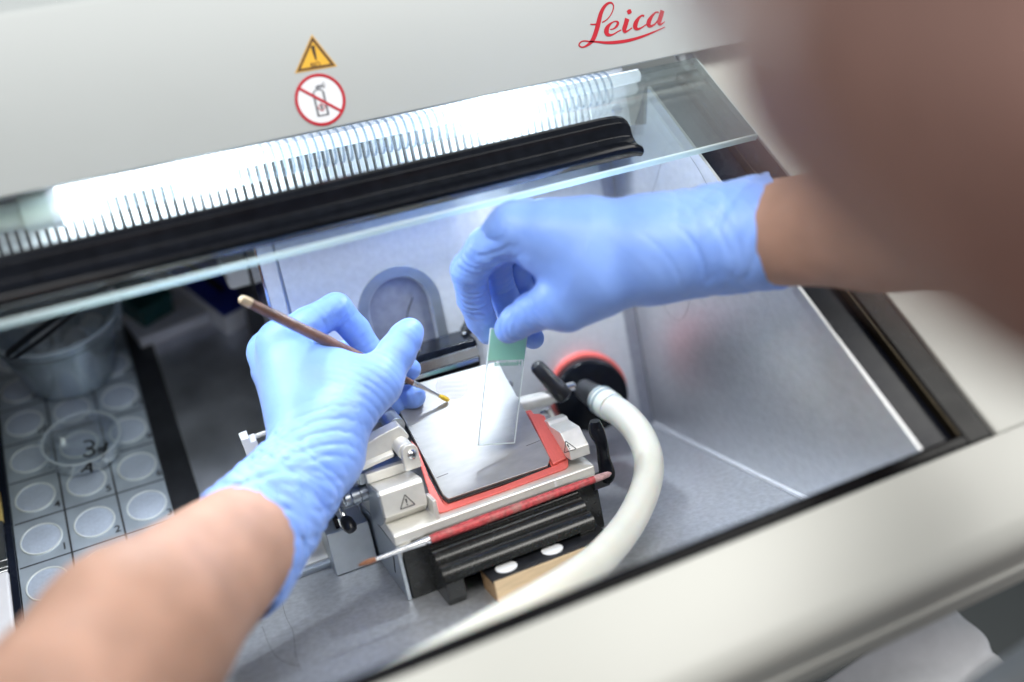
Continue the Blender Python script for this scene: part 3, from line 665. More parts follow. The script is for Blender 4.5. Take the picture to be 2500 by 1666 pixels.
mk("support_bar", cyl(onax(640, 1120, 1, -40), onax(900, 1130, 1, -80), 5, n=14), m_alud, kh)
ma_, mb_ = onax(838, 1222, 1, -78), onax(906, 1196, 1, -78)
mlen = np.linalg.norm(mb_-ma_)
mk("micrometer_barrel", revolve(ma_, mb_-ma_, [(0, 4.2), (1, 5.2), (mlen*0.22, 5.2), (mlen*0.25, 4.9), (mlen*0.3, 5.6), (mlen*0.56, 5.6), (mlen*0.58, 5.2), (mlen*0.6, 5.7), (mlen*1.2, 5.7)], 26), m_alud, kh)
ka, kb = onax(842, 1268, 1, -74), onax(857, 1290, 1, -80)
skn = mk("small_knob", revolve(ka, kb-ka, [(-2, 1.6), (0, 3.4), (2, 4.3), (7, 4.4), (9.5, 3.2), (10.4, 1.2)], 20), m_black, kh)
mk("knob_stem", cyl(ka, onax(832, 1240, 1, -70), 1.5, n=10), m_chrome, skn)
g0 = [onax(*p, 1, -58) for p in [(812, 1268), (824, 1262), (850, 1322), (846, 1352)]]
gbr = mk("guide_bar", slab(g0, (0, 9, 0)), m_blackg, kh, bev=0.4)
g1 = [onax(*p, 1, -58.6) for p in [(824, 1268), (828, 1267), (848, 1320), (846, 1330)]]
mk("guide_edge", slab(g1, (0, 3, 0)), m_chrome, gbr)
mk("side_block", box(-276, -247.6, -62, -30, 0.2, 30), m_alud, kh, bev=0.8)
# ribbed grip in front, on two feet
gA, gB = np.array((-127.0, 36.4)), np.array((-154.8, 19.0)); gd = gB-gA; gn = _n((gd[1], -gd[0])); gn = gn if gn[1] > 0 else -gn
rib_ = [tuple(gA + gd*t + gn*3.0*abs(math.sin(3*math.pi*t))**0.6) for t in np.linspace(0, 1, 43)] + [(-155.2, 17.4), (-152, 15.6), (-126, 15.6)]
grp = mk("ribbed_grip", prism(rib_, -228.5, -130), m_blackm, kh, angle=60)
for x0, x1 in ((-228.4, -217), (-141, -130.2)):
    mk("grip_foot", prism([(-127.2, 0.2), (-127.2, 16), (-153.8, 16.4), (-153.6, 6), (-150, 0.2)], x0, x1), m_blackm, grp, bev=0.8)

# ------------------------------------------------------------------ magnetic wood block
wb = thing("wood_block", (-165, -155, 0), "small wooden block with black top and two white discs before the knife holder", "block")
mk("block_body", box(-204, -126, -167, -144, 0.2, 12.2), m_wood, wb, bev=0.4)
btp = mk("block_top", box(-204.2, -125.8, -166.2, -143.8, 12.3, 14.2), m_black, wb, bev=0.3)
mk("front_veneer", box(-203.8, -126.2, -168, -167.1, 0.3, 14.0), m_pale, wb, bev=0.2)
for px, py in ((1236, 1385), (1348, 1342)):
    c = onax(px, py, 2, 14.3); mk("white_disc", revolve((c[0], c[1], 14.1), (0, 0, 1), [(0, 6.6), (0.5, 6.6), (0.7, 6.2)], 36), m_white, btp)
# ================================================================== loose objects
m_greyw = mat("worn_grey_pink_paint", (0.40, 0.24, 0.24), 0.5, nscale=420, namt=0.35, dirt=0.5)
# red paint brush along the front of the holder
bA, bB = onax(878, 1380, 1, -141), onax(1491, 1156, 1, -139)
bd = _n(bB-bA); bl = np.linalg.norm(bB-bA)
rbr = thing("paint_brush", bA + bd*bl*0.5, "red handled paint brush with brown tip lying along the knife holder's front", "brush")
mk("handle", revolve(bA + bd*42, bd, [(0, 2.1), (4, 2.6), (30, 3.1), (60, 2.8), (bl-50, 2.2), (bl-44, 1.8), (bl-42, 0.6)], 18), m_redh, rbr)
mk("worn_tip", revolve(bA + bd*(bl-12), bd, [(0, 2.0), (0.2, 2.32), (4.2, 2.24), (10.3, 1.84), (12.3, 0.62)], 18), m_greyw, rbr)
mk("ferrule", revolve(bA + bd*9, bd, [(0, 1.0), (20, 1.7), (29, 2.2), (30, 2.5), (31, 2.2), (33, 2.2), (33.5, 2.5), (34, 2.2)], 18), m_chrome, rbr)
def bristles(a, d, L, r, n, spread=1.0):
    u, v, w = frame(d); parts = []
    for i in range(n):
        t = 2*math.pi*random.random(); q = math.sqrt(random.random())*r
        p0 = a + (u*math.cos(t) + v*math.sin(t))*q
        p1 = a + w*L*(0.75 + 0.3*random.random()*(1 - q/r*0.5)) + (u*math.cos(t) + v*math.sin(t))*q*spread
        p05 = (p0+p1)/2 + (u*math.cos(t) + v*math.sin(t))*r*0.35
        parts.append(tube([p0, p05, p1], [0.22, 0.2, 0.08], 4))
    return join(*parts)
mk("bristles", join(bristles(bA + bd*9.5, -bd, 11, 1.3, 70, 0.6), revolve(bA + bd*10, -bd, [(0, 1.0), (3, 1.5), (7, 1.1), (9, 0.3)], 10)), m_brisb, rbr)

# brush in the left hand, tip on the stage
tip = onplate(1098, 979, 1.0); tail = pt(585, 729, 574)
d2 = _n(tip-tail); l2 = np.linalg.norm(tip-tail)
hbr = thing("paint_brush", tail + d2*l2*0.5, "thin brown paint brush with yellow bristles held over the steel stage", "brush")
mk("handle", revolve(tail, d2, [(0, 1.2), (0.8, 2.2), (3, 2.7), (25, 3.3), (60, 3.5), (95, 3.0), (l2*0.72, 2.1), (l2*0.805, 1.8)], 18), m_handle, hbr)
mk("worn_tip", revolve(tail - d2*0.15, d2, [(0, 1.0), (0.9, 2.3), (3, 2.85), (7, 3.0), (7.4, 2.7)], 18), m_pale, hbr)
mk("ferrule", revolve(tail + d2*l2*0.80, d2, [(0, 2.0), (2, 2.1), (2.5, 1.8), (4, 2.0), (4.5, 1.75), (l2*0.142, 0.95)], 18), m_chrome, hbr)
mk("bristles", join(bristles(tail + d2*(l2*0.94), d2, l2*0.06, 0.9, 70, 1.7), revolve(tail + d2*l2*0.94, d2, [(0, 0.9), (3, 1.5), (l2*0.045, 1.2), (l2*0.05, 0.4)], 10)), m_bris, hbr)

# tissue section lying on the stage
tc_ = onplate(1105, 945)
def section():
    V, F, R_, nr_, na = [], [], 11.0, 12, 48
    u_, v_ = EX, PS
    for i in range(nr_+1):
        for k in range(na):
            a = 2*math.pi*k/na; r = R_*i/nr_*(1 + 0.03*math.sin(3*a+1) + 0.02*math.sin(7*a))
            x_, y_ = r*math.cos(a), min(r*math.sin(a), 8.6)
            w = 0.3 + 0.13*math.sin(y_*1.6 + 0.35*x_ + 0.9*math.sin(x_*0.35)) * min(1, (R_-r)/2+0.35)
            V.append(tc_ + u_*x_ + v_*y_ + PN*max(0.12, w))
    for i in range(nr_):
        for k in range(na): F.append([i*na+k, i*na+(k+1) % na, (i+1)*na+(k+1) % na, (i+1)*na+k])
    return np.array(V), F
tag(mk("tissue_section", section(), m_tissue, base=tc_, smooth='all'), "thin pale rippled tissue section lying on the steel stage plate", "tissue")

# microscope slide
sTL, sTR, sBR, sBL = pt(1187, 796, 606), pt(1278, 796, 617), pt(1267, 1086, 640), pt(1177, 1093, 629)
sc = (sTL+sTR+sBR+sBL)/4; su = _n((sTR-sTL)+(sBR-sBL)); sv_ = (sTL+sTR)-(sBL+sBR); sv_ = _n(sv_ - su*(sv_ @ su)); sn = np.cross(su, sv_)
hw, hl = 12.6, 37.6
sld = thing("microscope_slide", sc - sv_*hl, "clear glass microscope slide with a mint green end held by gloved fingers", "microscope slide")
sgl = mk("glass", obox(sc - sv_*0, su, sv_, sn, hw-0.25, hl-0.25, 0.5), m_slide, sld, smooth=False)
mk("glass_edge", join(obox(sc + su*(hw-0.1), su, sv_, sn, 0.22, hl, 0.5), obox(sc - su*(hw-0.1), su, sv_, sn, 0.22, hl, 0.5), obox(sc - sv_*(hl-0.1), su, sv_, sn, hw-0.35, 0.22, 0.5), obox(sc + sv_*(hl-0.1), su, sv_, sn, hw-0.35, 0.22, 0.5)), m_sedge, sgl, smooth=False)
mk("green_end", obox(sc + sv_*(hl-10.2), su, sv_, sn, hw-0.4, 9.8, 0.62), m_green, sgl, smooth=False)
m_ghost = clear("faint_green_print", (0.6, 0.85, 0.75), 0.0, 0.5, diffuse=0.75, dcol=(0.22, 0.62, 0.45))
text("slide_print", "Histobond", 4.3, sc + sv_*(hl-22.8) + su*2.2 - sn*0.7, -su, sv_, m_ghost, sgl)

# suction hose with its coupling
kx, kz = -53.0, 47.0; KA = _n((-8.0, -26, 3.5)); K0 = np.array((kx, 0, kz)); 
kn = thing("hose_coupling", (kx, 0, kz), "round black coupling with red rim on the back wall of the chamber", "coupling")
mk("red_rim", revolve(K0 - KA*2, KA, [(0, 29.5), (6, 30), (13, 30), (14, 29)], 48), m_red, kn, bev=0.4)
mk("black_body", revolve(K0 + KA*12.2, KA, [(0, 27), (5, 27.4), (6, 26.6), (8, 26.6), (9, 27.2), (17, 27.0), (19, 26), (20, 24.5), (20.5, 0.5)], 48), m_blackg, kn)
mk("red_step", revolve(K0 + KA*11.9, KA, [(0, 28.4), (2.5, 28.2)], 48), m_red, kn)
hp = [pt(1443, 962, 712), pt(1466, 976, 700), pt(1492, 994, 688), pt(1532, 1024, 676), pt(1568, 1072, 664), pt(1584, 1130, 652), pt(1574, 1198, 636), pt(1532, 1284, 606), pt(1462, 1366, 566), pt(1372, 1432, 528), pt(1240, 1512, 500), pt(1080, 1604, 484), pt(880, 1710, 466), pt(700, 1800, 452)]
hs = thing("suction_hose", hp[4], "thick cream silicone hose curving from the black coupling to the front", "hose")
mk("hose", tube(cat(hp[2:], 10), 9.6, 28), m_hose, hs, smooth='all')
dn = _n(hp[2]-hp[1])
slv = mk("sleeve", tube([hp[1]-dn*1, hp[1]+dn*3, hp[2]-dn*0.5, hp[2]+dn*1.5], [9.8, 10.2, 10.2, 9.9], 28), m_hose, hs)
for t in (0.8, 5.2): mk("hose_ring", tube([hp[1]+dn*t, hp[1]+dn*(t+1.6)], [10.5, 10.5], 28), m_hosec, slv)
mk("nozzle", tube([hp[0]-dn*10, hp[0], hp[1]-dn*3, hp[1]+dn*1], [7.5, 8.4, 8.8, 8.6], 24), m_black, hs)

# numbered tray
tr = thing("numbered_tray", sp(-411, 40, 0), "grey metal specimen tray with numbered round wells, at the left", "tray")
mk("tray_plate", sbox(-462, -361.2, 30, 345, -0.95, 1.5), m_tray, tr, bev=0.5)
mk("tray_edge", sbox(-466.5, -462.2, 30, 345, -0.95, 5), m_navy, tr, bev=0.5)
cols = (-445.6, -411.4, -376.6); rows = [55.3 + 39.6*i for i in range(7)]
UPv = UP
def disc(name, m_, c, r0, r1, h0, h1):
    return revolve(c + UP*h0, UP, [(0, r1), (h1-h0, r1), (h1-h0, r0), (0, r0)], 40, cap=False)
pad0 = rim0 = None
for ri, s_ in enumerate(rows):
    for ci, xx in enumerate(cols):
        c = sp(xx, s_, 0)
        if pad0 is None:
            pad0 = mk("well_pad", revolve(c + UP*1.5, UP, [(0, 12.4), (0.25, 12.4), (0.3, 12.2)], 40), m_cup, tr); rim0 = mk("well_rim", disc("r", 0, c, 12.4, 13.5, 1.5, 2.4), m_ring, tr, bev=0.2); cb = c
        else: share(pad0, c-cb, tr); share(rim0, c-cb, tr)
lines = []
tp = lambda u, v, h: sp(u, v, 1.52 + h)
for xx in (-428.5, -394.0): lines.append(ribbon(np.array([(xx, 40), (xx, 335)]), 1.3, tp, 0.05))
for s_ in [r + 19.8 for r in rows]: lines.append(ribbon(np.array([(-461, s_), (-361.5, s_)]), 1.1, tp, 0.06))
mk("grid_lines", join(*lines), m_ink, tr, smooth=False)
num = 1
for ri, s_ in enumerate(rows[1:6]):
    for ci, xx in enumerate(cols):
        text("well_number", str(num), 8.6, sp(xx + 13.2 - (1.8 if num > 9 else 0), s_ - 12.6, 1.56), EX, FWD, m_ink, tr); num += 1

# petri dish
pc_ = sp(-407.5, 165.6, 2.5)
pd = thing("petri_dish", pc_, "clear round petri dish with 31 A written on the lid, on the tray", "petri dish")
mk("dish", revolve(pc_, UP, [(0, 0.3), (0, 25.2), (0.8, 26), (11, 26.2), (11, 25.2), (1, 25.0), (1, 0.3)], 56, cap=False), m_clear, pd)
lid_ = mk("lid", revolve(pc_ + UP*3.5, UP, [(0, 27.6), (8.6, 28), (9.4, 27.4), (9.4, 0.3), (8.6, 0.3), (8.6, 26.8), (0, 26.8)], 56, cap=False), m_clear, pd)
mk("lid_rim", revolve(pc_ + UP*12.9, UP, [(0, 27.6), (0.8, 27.4), (0.8, 26.2), (0, 26.0)], 56, cap=False), m_brim, lid_)
lh = 12.95 + 2.5
def lidp(cx, cy):
    q = onpl(cx*0.5228, 620 + cy*0.5228, sp(0, 0, lh), UP); e = q - sp(0, 0, 0); return (q[0], float(e @ FWD))
wr = []
for P, W in [([(390, 880), (420, 873), (438, 888), (425, 905), (405, 910), (435, 915), (438, 932), (415, 946), (388, 940)], 1.9),
             ([(462, 915), (485, 905), (500, 882), (490, 915), (480, 948)], 2.0), ([(378, 1020), (400, 1000), (420, 978), (424, 1000), (428, 1022)], 1.9), ([(398, 1006), (426, 1004)], 1.5)]:
    wr.append(ribbon(cat([lidp(*p) for p in P], 6), W, lambda u, v, h: sp(u, v, lh + h), 0.1))
mk("lid_writing", join(*wr), m_ink, lid_, smooth=False)

# bucket of sample tubes
bb = sp(-406, 258, 2.5); BH = 58.0
bk = thing("plastic_bucket", bb, "cloudy white plastic bucket full of small tubes standing on the tray", "bucket")
mk("bucket_wall", revolve(bb, UP, [(0, 0.5), (0, 33), (2, 35), (BH-8, 45.5), (BH-8, 48), (BH-5, 48.5), (BH-4, 46.5), (BH, 47.5), (BH, 45.8), (BH-8, 43.8), (3, 33.5), (1.4, 31), (1.4, 0.5)], 56, cap=False), m_bucket, bk)
mk("rim", revolve(bb + UP*BH, UP, [(-1, 47.6), (0.6, 50), (1.8, 50), (2.2, 48.5), (1.6, 46.4), (-1, 45.8)], 56, cap=False), m_brim, bk)
hr = [bb + UP*(BH-3) + np.array((49*math.cos(a), 0, 0)) + FWD*(48*math.sin(a)) + UP*(4*math.sin(2*a)) for a in np.linspace(math.radians(-20), math.radians(120), 24)]
mk("bucket_handle", tube(hr, 1.7, 8), m_brim, bk)
rnd = random.Random(3)
for i in range(15):
    a = 2*math.pi*i/15*2.4; r = 7 + 23*((i*0.37) % 1)
    base = bb + UP*(3 + 12*rnd.random()) + EX*r*math.cos(a) + FWD*r*math.sin(a)
    d = _n(UP + EX*rnd.uniform(-.75, .75) + FWD*rnd.uniform(-.75, .4))
    t_ = mk("sample_tube", revolve(base, d, [(0, 1.6), (1.5, 3.6), (12, 5.0), (32, 5.2), (32, 6.6), (35, 6.6), (35.4, 5)], 16), m_tubes, base=base)
    tag(t_, "small cloudy plastic sample tube lying in the white bucket", "tube", "sample tubes in the bucket")
# black tweezers across the bucket
TH = BH + 5.0
ta, tb = onpl(20, 878, sp(0, 0, TH), UP), onpl(188, 754, sp(0, 0, TH+4), UP)
dt = _n(tb-ta); dp = _n(np.cross(UP, dt))
tw = thing("tweezers", (ta+tb)/2, "black tweezers laid across the rim of the plastic bucket", "tweezers")
for s_ in (-1, 1):
    pts_ = [ta + dp*s_*1.6, ta + dt*3 + dp*s_*3.4, ta + dt*25 + dp*s_*4.6, ta + dt*55 + dp*s_*3.2, tb + dt*30 + dp*s_*1.2, tb + dt*45]
    w_ = [0.8, 1.8, 2.0, 1.5, 1.2, .4]; P_ = np.array(pts_); A_ = P_ + np.outer(w_, dp); B_ = P_ - np.outer(w_, dp); n_ = len(P_)
    V = np.vstack([A_, B_, A_ + UP*1.0*s_ + UP*2, B_ + UP*1.0*s_ + UP*2]); F = []
    for i in range(n_-1): F += [[i, i+1, n_+i+1, n_+i], [2*n_+i, 3*n_+i, 3*n_+i+1, 2*n_+i+1], [i, 2*n_+i, 2*n_+i+1, i+1], [n_+i, n_+i+1, 3*n_+i+1, 3*n_+i]]
    F += [[0, n_, 3*n_, 2*n_], [n_-1, 3*n_-1, 4*n_-1, 2*n_-1]]
    mk("tweezer_arm", (V, F), m_black, tw, bev=0.3)

# cartons at the back of the shelf
t1 = lambda x, y: (x*0.5228, 620 + y*0.5228)
def carton(name, h, corner, left, right, ll, lr, label, topm, sidem, cat_):
    K, A, B = [onpl(*t1(*q), sp(0, 0, h), UP) for q in (corner, left, right)]
    u = _n(A-K); v = B-K; v = _n(v - u*(v @ u)); base = K - UP*h
    o = thing(name, base, label, cat_)
    def bx(a0, a1, b0, b1, h0, h1):
        V = [base + u*a + v*b + UP*c for a in (a0, a1) for b in (b0, b1) for c in (h0, h1)]; return np.array(V), box(0, 1, 0, 1, 0, 1)[1]
    mk("carton_side", bx(0, ll, 0, lr, 0, h-0.6), sidem, o, bev=0.4); mk("carton_top", bx(0.1, ll-0.1, 0.1, lr-0.1, h-0.5, h), topm, o, bev=0.3)
    mk("carton_slot", bx(ll*0.25, ll*0.8, lr*0.35, lr*0.5, h, h+0.15), m_ink, o)
carton("tissue_box", 20, (1045, 295), (860, 150), (1125, 250), 120, 46, "white cardboard wipes box with a deep blue top on the shelf", m_blue, m_carton, "box")
carton("flat_carton", 12, (650, 400), (600, 330), (980, 315), 90, 62, "flat pale carton lying behind the blue topped box", m_carton, m_carton, "carton")
tl_ = pt(372, 742, 830)
tb_ = thing("teal_box", tl_, "dark teal plastic box beside the bucket at the back of the shelf", "box")
ut = _n(EX*0.9 + FWD*0.45); vt = np.cross(UP, ut)
mk("box_body", obox(tl_ - UP*14 + vt*20, ut, vt, UP, 15, 26, 16), m_teal, tb_, bev=1.5); mk("box_lid", obox(tl_ + UP*4 + vt*20, ut, vt, UP, 16, 27, 2), m_teal, tb_, bev=1)
wc_ = pt(600, 678, 742)
wbn = thing("white_bin", wc_, "small white plastic bin with rounded corners against the housing edge", "bin")
mk("bin_body", obox(wc_ + UP*3 + FWD*20, EX, FWD, UP, 13.5, 22, 11), m_white, wbn, bev=4, seg=4); mk("bin_rim", obox(wc_ + UP*15 + FWD*20, EX, FWD, UP, 15, 23.5, 1.4), m_white, wbn, bev=0.8)

# wide brush at the left edge
wx = -473.5; w_s = 100
wbr = thing("flat_brush", sp(wx, w_s, 0), "wide flat brush with straw bristles and steel ferrule at the left edge", "brush")
mk("handle", sbox(wx-6, wx+6.6, w_s-90, w_s-27, 2, 7), m_carton, wbr, bev=2.2, seg=3)
mk("ferrule", join(sbox(wx-6.4, wx+7, w_s-28, w_s+18, 1.5, 7.5)), m_chrome, wbr, bev=1.2)
for q in (-25, -19): mk("ferrule_band", sbox(wx-6.7, wx+7.3, w_s+q, w_s+q+2, 1.3, 7.8), m_chrome, wbr, bev=0.5)
brs = []
for i in range(220):
    a0 = sp(wx + rnd.uniform(-6, 6.6), w_s+17, rnd.uniform(2, 7)); L_ = rnd.uniform(24, 33)
    brs.append(tube([a0, a0 + FWD*L_*0.5 + EX*rnd.uniform(-.6, .6), a0 + FWD*L_ + EX*rnd.uniform(-1.6, 1.2) + UP*rnd.uniform(-1, 1)], [0.45, 0.4, 0.15], 4))
mk("bristles", join(*brs), m_brisc, wbr)

# loose hairs on the steel
def hair(pts_, label, r=0.09):
    o = mk("loose_hair", tube(cat(pts_, 10), r, 5), m_ink, base=pts_[0]); tag(o, label, "hair", "loose hairs on the steel")
W0 = lambda px, py: onax(px, py, 0, -0.15); F0 = lambda px, py: onax(px, py, 2, 0.15)
hair([W0(1590, 480), W0(1608, 420), W0(1625, 365), W0(1645, 348), W0(1668, 362), W0(1700, 405), W0(1728, 455)], "thin hair looped on the right steel wall below the glass edge")
hair([W0(1610, 728), W0(1632, 765), W0(1654, 783), W0(1672, 770), W0(1686, 730)], "thin hair in a V on the right steel wall under the right glove")
hair([F0(686, 1450), F0(696, 1500), F0(716, 1545), F0(722, 1600), F0(735, 1640)], "long thin hair on the chamber floor in front of the left cuff")
hair([F0(640, 1530), F0(655, 1570), F0(672, 1600), F0(700, 1618), F0(730, 1625)], "curled thin hair on the chamber floor nearest the front rim")
# ================================================================== person: arms, head and gloves
person_parent = None
lW, lC = pt(772, 1112, 592), pt(592, 1334, 546)            # left wrist, cuff end
rW, rC = pt(1590, 610, 566), pt(1892, 565, 564)            # right wrist, cuff end
lE, rE = cw(-190, 175, 360), cw(285, -52, 420)
lS, rS = cw(40, 125, 60), cw(340, 25, 110)
HC = cw(122, -64, 150)                                     # head centre
hf = _n(np.array((-170, -90, 60)) - HC); hu = _n(UP + np.array((-0.25, 0, 0))); hu = _n(hu - hf*(hu @ hf)); hr_ = np.cross(hf, hu)
neck = cw(205, 40, 95); chest = cw(230, 130, 80); hip = cw(430, 440, 420)
def body(P):
    d = rcone(P, lC + (lW-lC)*0.15, pt(330, 1560, 450), 30.5, 41)
    d = smin(d, rcone(P, pt(330, 1560, 450), lE, 41, 46), 14)
    d = smin(d, rcone(P, lE, lS, 45, 58), 20)
    d = smin(d, rcone(P, rC + (rW-rC)*0.15, pt(2153, 553, 518), 29, 31.5), 10)
    d = smin(d, rcone(P, pt(2153, 553, 518), rE, 31.5, 43), 14)
    d = smin(d, rcone(P, rE, rS, 43, 56), 20)
    d = smin(d, rcone(P, lS, chest, 60, 95), 40); d = smin(d, rcone(P, rS, chest, 60, 95), 40)
    d = smin(d, rcone(P, chest, hip, 105, 125), 40)
    d = smin(d, rcone(P, neck, chest, 48, 70), 30)
    d = smin(d, rcone(P, HC - hu*30 - hf*10, neck, 48, 50), 20)
    # head: skull, face, jaw, nose, ears
    q = P - HC.astype(np.float32); a, b, c = q @ hf.astype(np.float32), q @ hr_.astype(np.float32), q @ hu.astype(np.float32)
    sk = (np.sqrt((a/88)**2 + (b/70)**2 + ((c-14)/86)**2) - 1)*72
    jaw = (np.sqrt(((a-30)/52)**2 + (b/52)**2 + ((c+58)/52)**2) - 1)*50
    h = smin(sk, jaw, 22)
    h = smin(h, rcone(P, HC + hf*84 + hu*8, HC + hf*100 - hu*22, 6, 11), 10)
    h = smin(h, rcone(P, HC + hf*72 - hu*50 - hr_*16, HC + hf*72 - hu*50 + hr_*16, 9, 9), 6)
    for s_ in (-1, 1):
        h = smin(h, rcone(P, HC + hr_*s_*71 - hf*6 + hu*8, HC + hr_*s_*70 - hf*2 - hu*18, 11, 8), 5)
        h = np.maximum(h, -(rcone(P, HC + hf*84 + hr_*s_*26 + hu*4, HC + hf*85 + hr_*s_*34 + hu*4, 10, 9) + 0.0)*0.6)
        h = smin(h, rcone(P, HC + hf*74 + hr_*s_*28 + hu*4, HC + hf*74 + hr_*s_*31 + hu*4, 11, 11), 3)
    return smin(d, h, 12)
PTS = np.array([lC, lE, lS, rC, rE, rS, HC, neck, chest, hip, rW])
V, F = surface_nets(body, PTS.min(0) - 135, PTS.max(0) + 135, 5.0)
for _ in range(2):
    acc = np.zeros_like(V); cnt = np.zeros(len(V))
    for i in range(4):
        np.add.at(acc, F[:, i], V[F[:, (i+1) % 4]]); np.add.at(cnt, F[:, i], 1)
    V = 0.5*V + 0.5*acc/cnt[:, None]
person = fast_mesh("person", V, F, m_skin, base=hip)
tag(person, "person leaning in with both hands in the chamber, wearing blue gloves", "person")
def hair_(P):
    q = P - HC.astype(np.float32); a, b, c = q @ hf.astype(np.float32), q @ hr_.astype(np.float32), q @ hu.astype(np.float32)
    d = (np.sqrt(((a+4)/95)**2 + (b/85)**2 + ((c-16)/94)**2) - 1)*82
    d = smin(d, (np.sqrt(((a+40)/58)**2 + (b/84)**2 + ((c+40)/80)**2) - 1)*62, 16)
    d = d + 1.6*np.sin(b*0.35 + 0.06*c)*np.sin(a*0.11)
    face = (a - 30 - 0.25*np.abs(b)) * 0.9
    return np.maximum(d, np.minimum(face, -(c - 52)))
V, F = surface_nets(hair_, HC - 130, HC + 130, 3.5)
fast_mesh("hair", V, F, m_hair, person)
def eye(s_):
    mk("eye", revolve(HC + hf*77 + hr_*s_*30 + hu*4, hf, [(0, 9), (3, 8.6), (6, 6.6), (8, 3.6), (8.6, 0.5)], 16), m_stk, person)
eye(-1); eye(1)

def glove(name, fingers, palm, wrist, cuff, cuffr, grooves, folds, label, h=0.95, tilt=None, seed=1):
    ca = _n(cuff - wrist)
    def fn(P):
        fd = None
        for chain in fingers:
            c = None
            for (a, ra), (b, rb) in zip(chain[:-1], chain[1:]):
                e = rcone(P, a, b, ra, rb); c = e if c is None else smin(c, e, 2.5)
            fd = c if fd is None else smin(fd, c, 1.6)
        pd_ = None
        for a, b, ra, rb in palm:
            e = rcone(P, a, b, ra, rb); pd_ = e if pd_ is None else smin(pd_, e, 9)
        d = smin(fd, pd_, 6)
        # cuff: flared sleeve, hollow at its mouth
        s = (P - wrist.astype(np.float32)) @ ca.astype(np.float32); L = float(np.linalg.norm(cuff-wrist))
        e = rcone(P, wrist, cuff + ca*8, cuffr[0], cuffr[1])
        for (c_, u_, lam, amp, rad, bend) in folds: e = e + groove(P, c_, u_, lam, amp, rad, bend) - amp*0.25*np.exp(-((P-np.asarray(c_, np.float32))**2).sum(-1)/(rad*rad))
        rs = np.random.RandomState(seed); cu, cv, _c = frame(ca)
        q0 = P - wrist.astype(np.float32); win = np.clip((s/L - 0.02)/0.25, 0, 1)
        for j in range(5):
            th = rs.uniform(0, 2*np.pi); u_ = (_n(ca*rs.uniform(0.7, 1.1) + (cu*np.cos(th) + cv*np.sin(th))*rs.uniform(0.5, 1.0))).astype(np.float32)
            v_ = (cu*np.sin(th*1.7) + cv*np.cos(th*1.3) + ca*0.3).astype(np.float32)
            lam = rs.uniform(11, 21); t_ = q0 @ u_ + 3.5*np.sin((q0 @ v_)/rs.uniform(7, 13) + rs.uniform(0, 6))
            amp = rs.uniform(0.7, 1.5); mod = np.clip(0.5 + 0.9*np.sin((q0 @ v_)/rs.uniform(14, 22) + rs.uniform(0, 6)), 0, 1)
            e = e + win*mod*amp*((1 - np.abs(np.sin(np.pi*t_/lam)))**3 - 0.2)
        d = smin(d, e, 8)
        for g_ in grooves: d = d + groove(P, *g_[:6], wide=(g_[6] if len(g_) > 6 else 1.0))
        uu, vv, _w = frame(ca); qq = P - wrist.astype(np.float32); an = np.arctan2(qq @ vv.astype(np.float32), qq @ uu.astype(np.float32))
        end = s - L - (0 if tilt is None else 0.42*(qq @ tilt.astype(np.float32))) - 2.2*np.sin(2*an+1.0) - 1.2*np.sin(5*an) - 0.7*np.sin(9*an+2)
        d = np.maximum(d, end)
        inner = rcone(P, wrist + ca*L*0.84, cuff + ca*14, cuffr[0] + (cuffr[1]-cuffr[0])*0.84 - 3.0, cuffr[1] - 2.4)
        return np.maximum(d, -inner)
    pts_ = np.array([p for c in fingers for p, _ in c] + [p for a, b, _, _ in palm for p in (a, b)] + [wrist, cuff])
    V, F = surface_nets(fn, pts_.min(0) - 38, pts_.max(0) + 38, h)
    for _ in range(1):
        acc = np.zeros_like(V); cnt = np.zeros(len(V))
        for i in range(4):
            np.add.at(acc, F[:, i], V[F[:, (i+1) % 4]]); np.add.at(cnt, F[:, i], 1)
        V = 0.6*V + 0.4*acc/cnt[:, None]
    g = fast_mesh(name, V, F, m_glove, person); g["label"] = label
    return g
# ---- left hand, pinching the brush
iM, mM, rM, pM = pt(688, 842, 618), pt(662, 862, 640), pt(664, 905, 660), pt(680, 950, 672)
tC, tM, tI, tT = pt(832, 1020, 598), pt(918, 935, 606), pt(968, 862, 616), pt(1000, 811, 622)
L_f = [[(iM, 12.5), (pt(752, 795, 622), 11.2), (pt(820, 756, 628), 10.2), (pt(868, 806, 640), 9.0), (pt(905, 860, 646), 8.4), (pt(940, 905, 648), 7.2)],
       [(mM, 12), (pt(850, 870, 672), 10), (pt(945, 905, 668), 8.8), (pt(1000, 902, 656), 7.4)],
       [(rM, 11), (pt(860, 940, 682), 9.6), (pt(960, 972, 672), 8.6), (pt(1010, 968, 656), 8.0)],
       [(pM, 10), (pt(850, 985, 684), 8.8), (pt(925, 1000, 672), 8), (pt(968, 988, 660), 7.4)],
       [(tC, 15), (tM, 13.2), (tI, 11.6), (pt(990, 826, 620), 10.2), (tT, 8.8)]]
L_p = [(lW, iM, 24, 15), (lW, mM, 22, 15), (pt(790, 1112, 612), rM, 20, 13), (pt(800, 1112, 620), pM, 18, 12), (pt(800, 1090, 594), tC, 21, 17), (tC, tM, 18, 13.5),
       (pt(740, 950, 612), tM, 15, 11), (iM, tM, 11, 12), (pt(730, 900, 612), pt(880, 960, 606), 15, 13)]
hx = _n(lW - pt(690, 850, 622)); tx = _n(tT - tC)
